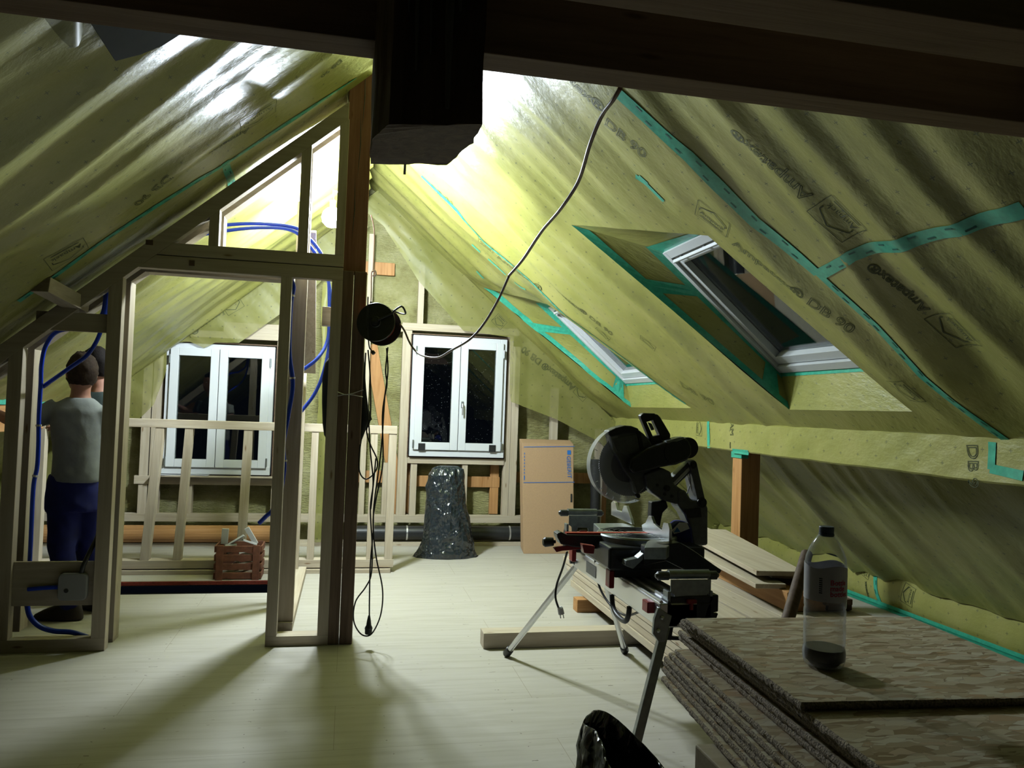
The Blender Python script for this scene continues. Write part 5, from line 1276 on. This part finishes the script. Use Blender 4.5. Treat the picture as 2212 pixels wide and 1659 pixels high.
# lower links and arms
slab([(1392, 1024), (1430, 1010), (1450, 1020), (1456, 1045), (1478, 1060), (1482, 1080), (1462, 1090), (1436, 1082), (1410, 1066), (1396, 1052)], SY-.045, SY+.03, 'pivot_casting', 'dgrey', sw, .008)
for px, py in ((1436, 1068), (1452, 1072), (1420, 1048)): MB().lathe(Yp(px, py, SY-.046), [(0, -.003), (.007, -.003), (.008, .004)], (0, 1, 0), 12).build('bolt', 'blk', sw)
def link2(a, b_, w_, Y0, Y1, mat, nm):
    A = Yp(*a, Y0); B = Yp(*b_, Y0); d = (B-A).normalized(); s = V((-d.z, 0, d.x))*w_; m_ = MB()
    pts = []
    for k in range(9): t = math.pi*k/8; pts.append(B+s*math.cos(t)+d*w_*math.sin(t))
    for k in range(9): t = math.pi*k/8; pts.append(A-s*math.cos(t)-d*w_*math.sin(t))
    return m_.prism(pts, (0, Y1-Y0, 0)).build(nm, mat, sw, bev=.004)
link2((1496, 1003), (1440, 1058), .022, SY-.03, SY+.03, 'dgrey', 'glide_arm'); link2((1498, 1003), (1517, 1086), .019, SY-.05, SY+.05, 'dgrey', 'glide_arm')
link2((1492, 1010), (1452, 1050), .008, SY-.034, SY-.029, 'alu', 'arm_rib')
for px, py, rr in ((1498, 1004, .018), (1517, 1086, .024), (1442, 1055, .014)): MB().lathe(Yp(px, py, SY-.055), [(0, -.004), (rr*.5, -.004), (rr*.55, 0), (rr, 0), (rr, .01)], (0, 1, 0), 24).build('pivot_pin', 'blk', sw, smooth='auto')
link2((1483, 1020), (1500, 1072), .003, SY-.01, SY-.004, 'alu', 'tension_wire'); link2((1500, 1022), (1482, 1074), .003, SY+.0, SY+.006, 'alu', 'tension_wire')
slab([(1464, 1060), (1480, 1058), (1494, 1080), (1524, 1082), (1530, 1098), (1530, 1178), (1498, 1182), (1488, 1130), (1478, 1110), (1466, 1095)], SY-.05, SY+.05, 'rear_column', 'dgrey', sw, .010)
slab([(1480, 1100), (1514, 1098), (1516, 1118), (1484, 1120)], SY-.056, SY-.05, 'column_cover', 'blkm', sw, .002)
slab([(1408, 1084), (1440, 1082), (1444, 1096), (1432, 1108), (1424, 1150), (1410, 1150), (1406, 1130)], SY-.02, SY+.03, 'dust_chute', 'blk', sw, .006)
slab([(1444, 1160), (1452, 1140), (1468, 1127), (1486, 1128), (1496, 1140), (1500, 1182), (1445, 1184)], SY-.09, SY-.01, 'bevel_housing', 'navy', sw, .012)
slab([(1452, 1146), (1468, 1129), (1484, 1129), (1490, 1142), (1470, 1150), (1456, 1154)], SY-.094, SY-.089, 'warning_sticker', 'label', sw, .001)
slab([(1456, 1150), (1463, 1139), (1470, 1149)], SY-.096, SY-.0945, 'sticker_triangle', 'cardink', sw, 0)
slab([(1395, 1180), (1470, 1172), (1500, 1190), (1545, 1222), (1560, 1232), (1555, 1240), (1480, 1232), (1440, 1212), (1392, 1222)], SY-.32, SY-.26, 'base_casting', 'blkm', sw, .005)
slab([(1351, 1222), (1353, 1211), (1378, 1206), (1397, 1190), (1400, 1200), (1368, 1229)], SY-.30, SY-.25, 'base_foot', 'alud', sw, .003)
conduit(YP([(1225, 1192, 3.75), (1216, 1225, 3.8), (1203, 1262, 3.85), (1200, 1290, 3.85), (1206, 1312, 3.85)]), 'black mains cord of the saw hanging at left with its pale plug', r=.0055, name='mains_cord', mat='cable', par=sw)
p = Yp(1211, 1318, 3.85); pg = thing('mains_plug', p, 'pale two-pin plug dangling above the floor left of the saw stand', 'plug')
d = V((.25, 0, -1)).normalized(); MB().tube([p-d*.018, p-d*.012, p+d*.02], [.008, .015, .016], 10).build('plug_body', 'wht', pg)
for s in (-1, 1): MB().tube([p+d*.02+V((s*.008, 0, 0)), p+d*.042+V((s*.008, 0, 0))], .0025, 6).build('pin', 'alud', pg)
conduit(YP([(1286, 1198, 3.75), (1287, 1235, 3.75), (1298, 1275, 3.7), (1320, 1308, 3.6), (1350, 1329, 3.45), (1380, 1322, 3.3), (1404, 1312, 3.15), (1418, 1303, 3.05)]), 'black cord looping under the saw stand rail', r=.0055, name='mains_cord', mat='cable', par=sw)
conduit(YP([(1481, 1180, 3.7), (1478, 1200, 3.7)]), 'short black cord behind the saw', r=.005, name='mains_cord', mat='cable', par=sw)
# ------------------------------------------------------------------ people
def loft(m_, rows, n=24):
    # rows: (centre, halfwidth vector, halfdepth vector)
    n0 = len(m_.v)
    for c_, a_, b2 in rows:
        for k in range(n):
            t = 2*math.pi*k/n; ca, sa = math.cos(t), math.sin(t)
            e = .85; m_.v.append(V(c_)+V(a_)*(math.copysign(abs(ca)**e, ca))+V(b2)*(math.copysign(abs(sa)**e, sa)))
    for i in range(len(rows)-1):
        for k in range(n): m_.f.append((n0+i*n+k, n0+i*n+(k+1) % n, n0+(i+1)*n+(k+1) % n, n0+(i+1)*n+k))
    m_.f.append(tuple(n0+k for k in range(n))[::-1]); m_.f.append(tuple(n0+(len(rows)-1)*n+k for k in range(n)))
def merged(m_, name, mat, parent, vox, sm=6, folds=0):
    o = m_.build(name, mat, None); rm = o.modifiers.new('r', 'REMESH'); rm.mode = 'VOXEL'; rm.voxel_size = vox
    s = o.modifiers.new('s', 'SMOOTH'); s.iterations = sm; s.factor = .5
    me = bpy.data.meshes.new_from_object(o.evaluated_get(bpy.context.evaluated_depsgraph_get()))
    old = o.data; bpy.data.objects.remove(o); bpy.data.meshes.remove(old)
    if folds:
        for v, nn in zip(me.vertices, [v.normal.copy() for v in me.vertices]):
            p = v.co; v.co = p+nn*folds*((1-abs(noise.noise(V((p.x*9+p.z*3, p.y*9, p.z*5))))*2)*.8+noise.noise(p*16)*.4)
    for p in me.polygons: p.use_smooth = True
    me.name = name; o2 = bpy.data.objects.new(name, me); return link(o2, parent)
def tubes(m_, pts, rs, n=16): m_.tube(spline(pts, 5), [rs_ for rs_ in interp1(rs, 5)], n)
def interp1(rs, k):
    out = []
    for i in range(len(rs)-1): out += [rs[i]+(rs[i+1]-rs[i])*j/k for j in range(k)]
    return out+[rs[-1]]
def hand(m_, w_, d, up):
    # palm plus thumb and four fingers, gently curled
    d = V(d).normalized(); up = V(up).normalized(); s = d.cross(up).normalized()
    m_.tube([w_, w_+d*.04, w_+d*.085], [.024, .034, .036], 12)
    for k, (o_, L_) in enumerate(((-.028, .065), (-.010, .078), (.010, .073), (.028, .058))):
        b0 = w_+d*.085+s*o_; m_.tube([b0, b0+d*L_*.45-up*.008, b0+d*L_*.8-up*.028, b0+d*L_*.9-up*.05], [.0095, .009, .0085, .007], 8)
    b0 = w_+d*.035-s*.03; m_.tube([b0, b0+d*.03-s*.03, b0+d*.055-s*.032-up*.015], [.013, .011, .009], 8)
def person(label, J, face, height_k, shirt, trou, hair, shirt_rows, hip_rows, shoes='boot'):
    fd = V((face[0], face[1], 0)).normalized(); sd = V((-fd.y, fd.x, 0)); up = V((0, 0, 1))
    base = V(((J['ankL'].x+J['ankR'].x)/2, (J['ankL'].y+J['ankR'].y)/2, 0))
    pt = thing('person', base, label, 'person')
    b = MB(); hc = J['head']
    # head: cranium, face, jaw, nose, ears
    hr = []
    for i in range(13):
        t = i/12; z = -.115+.235*t
        prof = [.035, .056, .066, .071, .074, .076, .078, .079, .077, .071, .060, .042, .012][i]
        dep = [.045, .070, .082, .088, .092, .095, .098, .100, .099, .092, .078, .055, .015][i]
        hr.append((hc+up*z+fd*(.018 if i < 4 else .0)*(1-i/4), sd*prof, fd*dep))
    loft(b, hr, 24)
    nz_ = hc+fd*.098-up*.02
    b.tube([nz_+up*.035-fd*.004, nz_+fd*.014, nz_+fd*.018-up*.012, nz_-up*.022], [.007, .010, .012, .008], 8)
    for s in (-1, 1):
        e = hc+sd*s*.078-fd*.01-up*.012; b.tube([e+up*.028, e+sd*s*.012+up*.01, e+sd*s*.010-up*.012, e-up*.026-sd*s*.002], [.007, .012, .010, .006], 8)
    b.tube([hc+fd*.092-up*.058-sd*.022, hc+fd*.100-up*.060, hc+fd*.092-up*.058+sd*.022], [.004, .008, .004], 8)
    b.tube([hc-up*.06-fd*.01, J['neck'], J['neck']-up*.06], [.058, .060, .075], 16)
    # trunk
    loft(b, [(V(c_), V(a_)*.86, V(b2)*.86) for c_, a_, b2 in shirt_rows]); loft(b, [(V(c_), V(a_)*.9, V(b2)*.9) for c_, a_, b2 in hip_rows])
    for s in 'LR':
        tubes(b, [J['sh'+s], J['el'+s], J['wr'+s]], [.052, .042, .027]); d = (J['wr'+s]-J['el'+s]).normalized(); hand(b, J['wr'+s], d, up)
        tubes(b, [J['hip'+s], J['kn'+s], J['ank'+s]], [.085, .056, .038])
        tubes(b, [J['ank'+s], J['ank'+s]-up*.05+J['toe'+s]*.04, J['ank'+s]-up*.065+J['toe'+s]*.15], [.038, .036, .028])
    merged(b, 'body', 'skin', pt, .0085, 3)
    # eyes
    for s in (-1, 1):
        MB().lathe(hc+fd*.082+sd*s*.031+up*.008, [(0, .013), (.008, .010), (.012, 0), (.008, -.01), (0, -.013)], fd, 12).build('eye', 'wht', pt, smooth=True)
    # clothing
    b = MB(); loft(b, shirt_rows)
    for s in 'LR': tubes(b, [J['sh'+s], J['sh'+s].lerp(J['el'+s], .35), J['sh'+s].lerp(J['el'+s], .62)], [.072, .068, .066])
    merged(b, 'shirt', shirt, pt, .011, 6, .007)
    b = MB(); loft(b, hip_rows)
    for s in 'LR': tubes(b, [J['hip'+s], J['hip'+s].lerp(J['kn'+s], .5), J['kn'+s], J['kn'+s].lerp(J['ank'+s], .5), J['ank'+s]-up*.01], [.105, .094, .076, .068, .060])
    merged(b, 'trousers', trou, pt, .012, 5, .009)
    for s in 'LR':
        b = MB(); t_ = J['toe'+s].normalized(); a_ = J['ank'+s]; sid = V((-t_.y, t_.x, 0)); gz = .0
        loft(b, [(V((a_.x, a_.y, .004))+t_*.075, t_*.16, sid*.05), (V((a_.x, a_.y, .035))+t_*.073, t_*.155, sid*.052), (V((a_.x, a_.y, .07))+t_*.045, t_*.12, sid*.048), (V((a_.x, a_.y, .11))+t_*.0, t_*.062, sid*.050), (V((a_.x, a_.y, .15)), t_*.058, sid*.05)])
        merged(b, 'boot', shoes, pt, .009, 3)
    # hair
    b = MB(); n = 28; nn = 14
    for i in range(nn+1):
        for k in range(n):
            th_ = math.pi*i/nn*.74; ph = 2*math.pi*k/n; dirv = sd*math.sin(th_)*math.sin(ph)+fd*math.sin(th_)*math.cos(ph)+up*math.cos(th_)
            front = max(0, math.cos(ph)); lim = 1.0 if th_ < 1.15 else 1.0-max(0, front)*min(1, (th_-1.15)/.5)
            rad = .112+.010*noise.noise(dirv*6+hc)+.004*noise.noise(dirv*24)
            q = sd*(dirv.dot(sd)*rad*.86)+fd*(dirv.dot(fd)*rad*1.0*(.86+.14*lim))+up*(dirv.dot(up)*rad*1.16)
            if front > .3 and th_ > 1.1: q = q*.86+up*.02
            b.v.append(hc+up*.018-fd*.008+q)
    for i in range(nn):
        for k in range(n): b.f.append((i*n+k, i*n+(k+1) % n, (i+1)*n+(k+1) % n, (i+1)*n+k))
    o = b.build('hair', hair, pt, smooth=True)
    return pt
def rowsY(L, Y, dep, rot=0):
    out = []
    for (py, xl, xr) in L:
        A = Yp(xl, py, Y); B = Yp(xr, py, Y); c_ = (A+B)/2; hw_ = (B-A).length/2
        a_ = V((math.cos(rot), math.sin(rot), 0)); out.append((c_, a_*hw_/max(.6, abs(math.cos(rot))), V((-math.sin(rot), math.cos(rot), 0))*dep))
    return out
Y1 = 5.68
def Q(x, y, Y=Y1): return Yp(x, y, Y)
J = dict(head=Q(176, 808), neck=Q(174, 852), shL=Q(124, 882), elL=Q(48, 915, 5.62), wrL=Q(-30, 880, 5.7), shR=Q(212, 884), elR=Q(232, 945, 5.74), wrR=Q(205, 925, 5.90),
         hipL=Q(143, 1070), knL=Q(134, 1190, 5.64), ankL=V((Q(150, 1320).x, 5.70, .10)), toeL=V((-1, .12, 0)), hipR=Q(192, 1070, 5.74), knR=Q(192, 1190, 5.78), ankR=V((Q(205, 1312).x, 5.92, .10)), toeR=V((-.9, .4, 0)))
sr = rowsY([(1040, 112, 216), (1000, 118, 218), (960, 116, 220), (920, 112, 222), (890, 112, 224), (872, 124, 214), (860, 148, 198)], Y1, .13)
sr = [(c_, a_, b2*f) for (c_, a_, b2), f in zip(sr, (1, .98, 1, 1.02, .95, .75, .55))]
hr_ = rowsY([(1100, 100, 215), (1070, 102, 216), (1040, 106, 214), (1025, 110, 212)], Y1+.02, .14)
person('person seen from behind in grey t-shirt and blue work trousers, reaching left, behind the partition', J, (-.55, .83), 1, 'grey', 'navy', 'hair', sr, hr_)
Y2 = 6.14
J = dict(head=Q(206, 792, Y2), neck=Q(212, 838, Y2), shL=Q(168, 870, Y2), elL=Q(152, 935, Y2+.1), wrL=Q(128, 925, Y2+.28), shR=Q(240, 870, Y2), elR=Q(246, 950, Y2+.05), wrR=Q(222, 925, Y2+.28),
         hipL=Q(186, 1055, Y2), knL=Q(186, 1170, Y2), ankL=V((Q(190, 1290, Y2).x, Y2, .10)), toeL=V((-.9, .3, 0)), hipR=Q(226, 1055, Y2), knR=Q(226, 1170, Y2), ankR=V((Q(226, 1290, Y2).x, Y2+.08, .10)), toeR=V((-.7, .5, 0)))
sr = rowsY([(1025, 165, 242), (985, 163, 244), (940, 162, 246), (900, 160, 248), (875, 162, 248), (858, 178, 240), (846, 194, 232)], Y2, .12)
sr = [(c_, a_, b2*f) for (c_, a_, b2), f in zip(sr, (1, .98, 1, 1.02, .95, .75, .55))]
hr_ = rowsY([(1085, 164, 244), (1055, 164, 244), (1028, 165, 242), (1015, 167, 241)], Y2, .13)
person('second person with black hair and dark green shirt, standing behind the one in grey', J, (-.7, .7), 1, 'dgreen', 'darkf', 'hairb', sr, hr_)
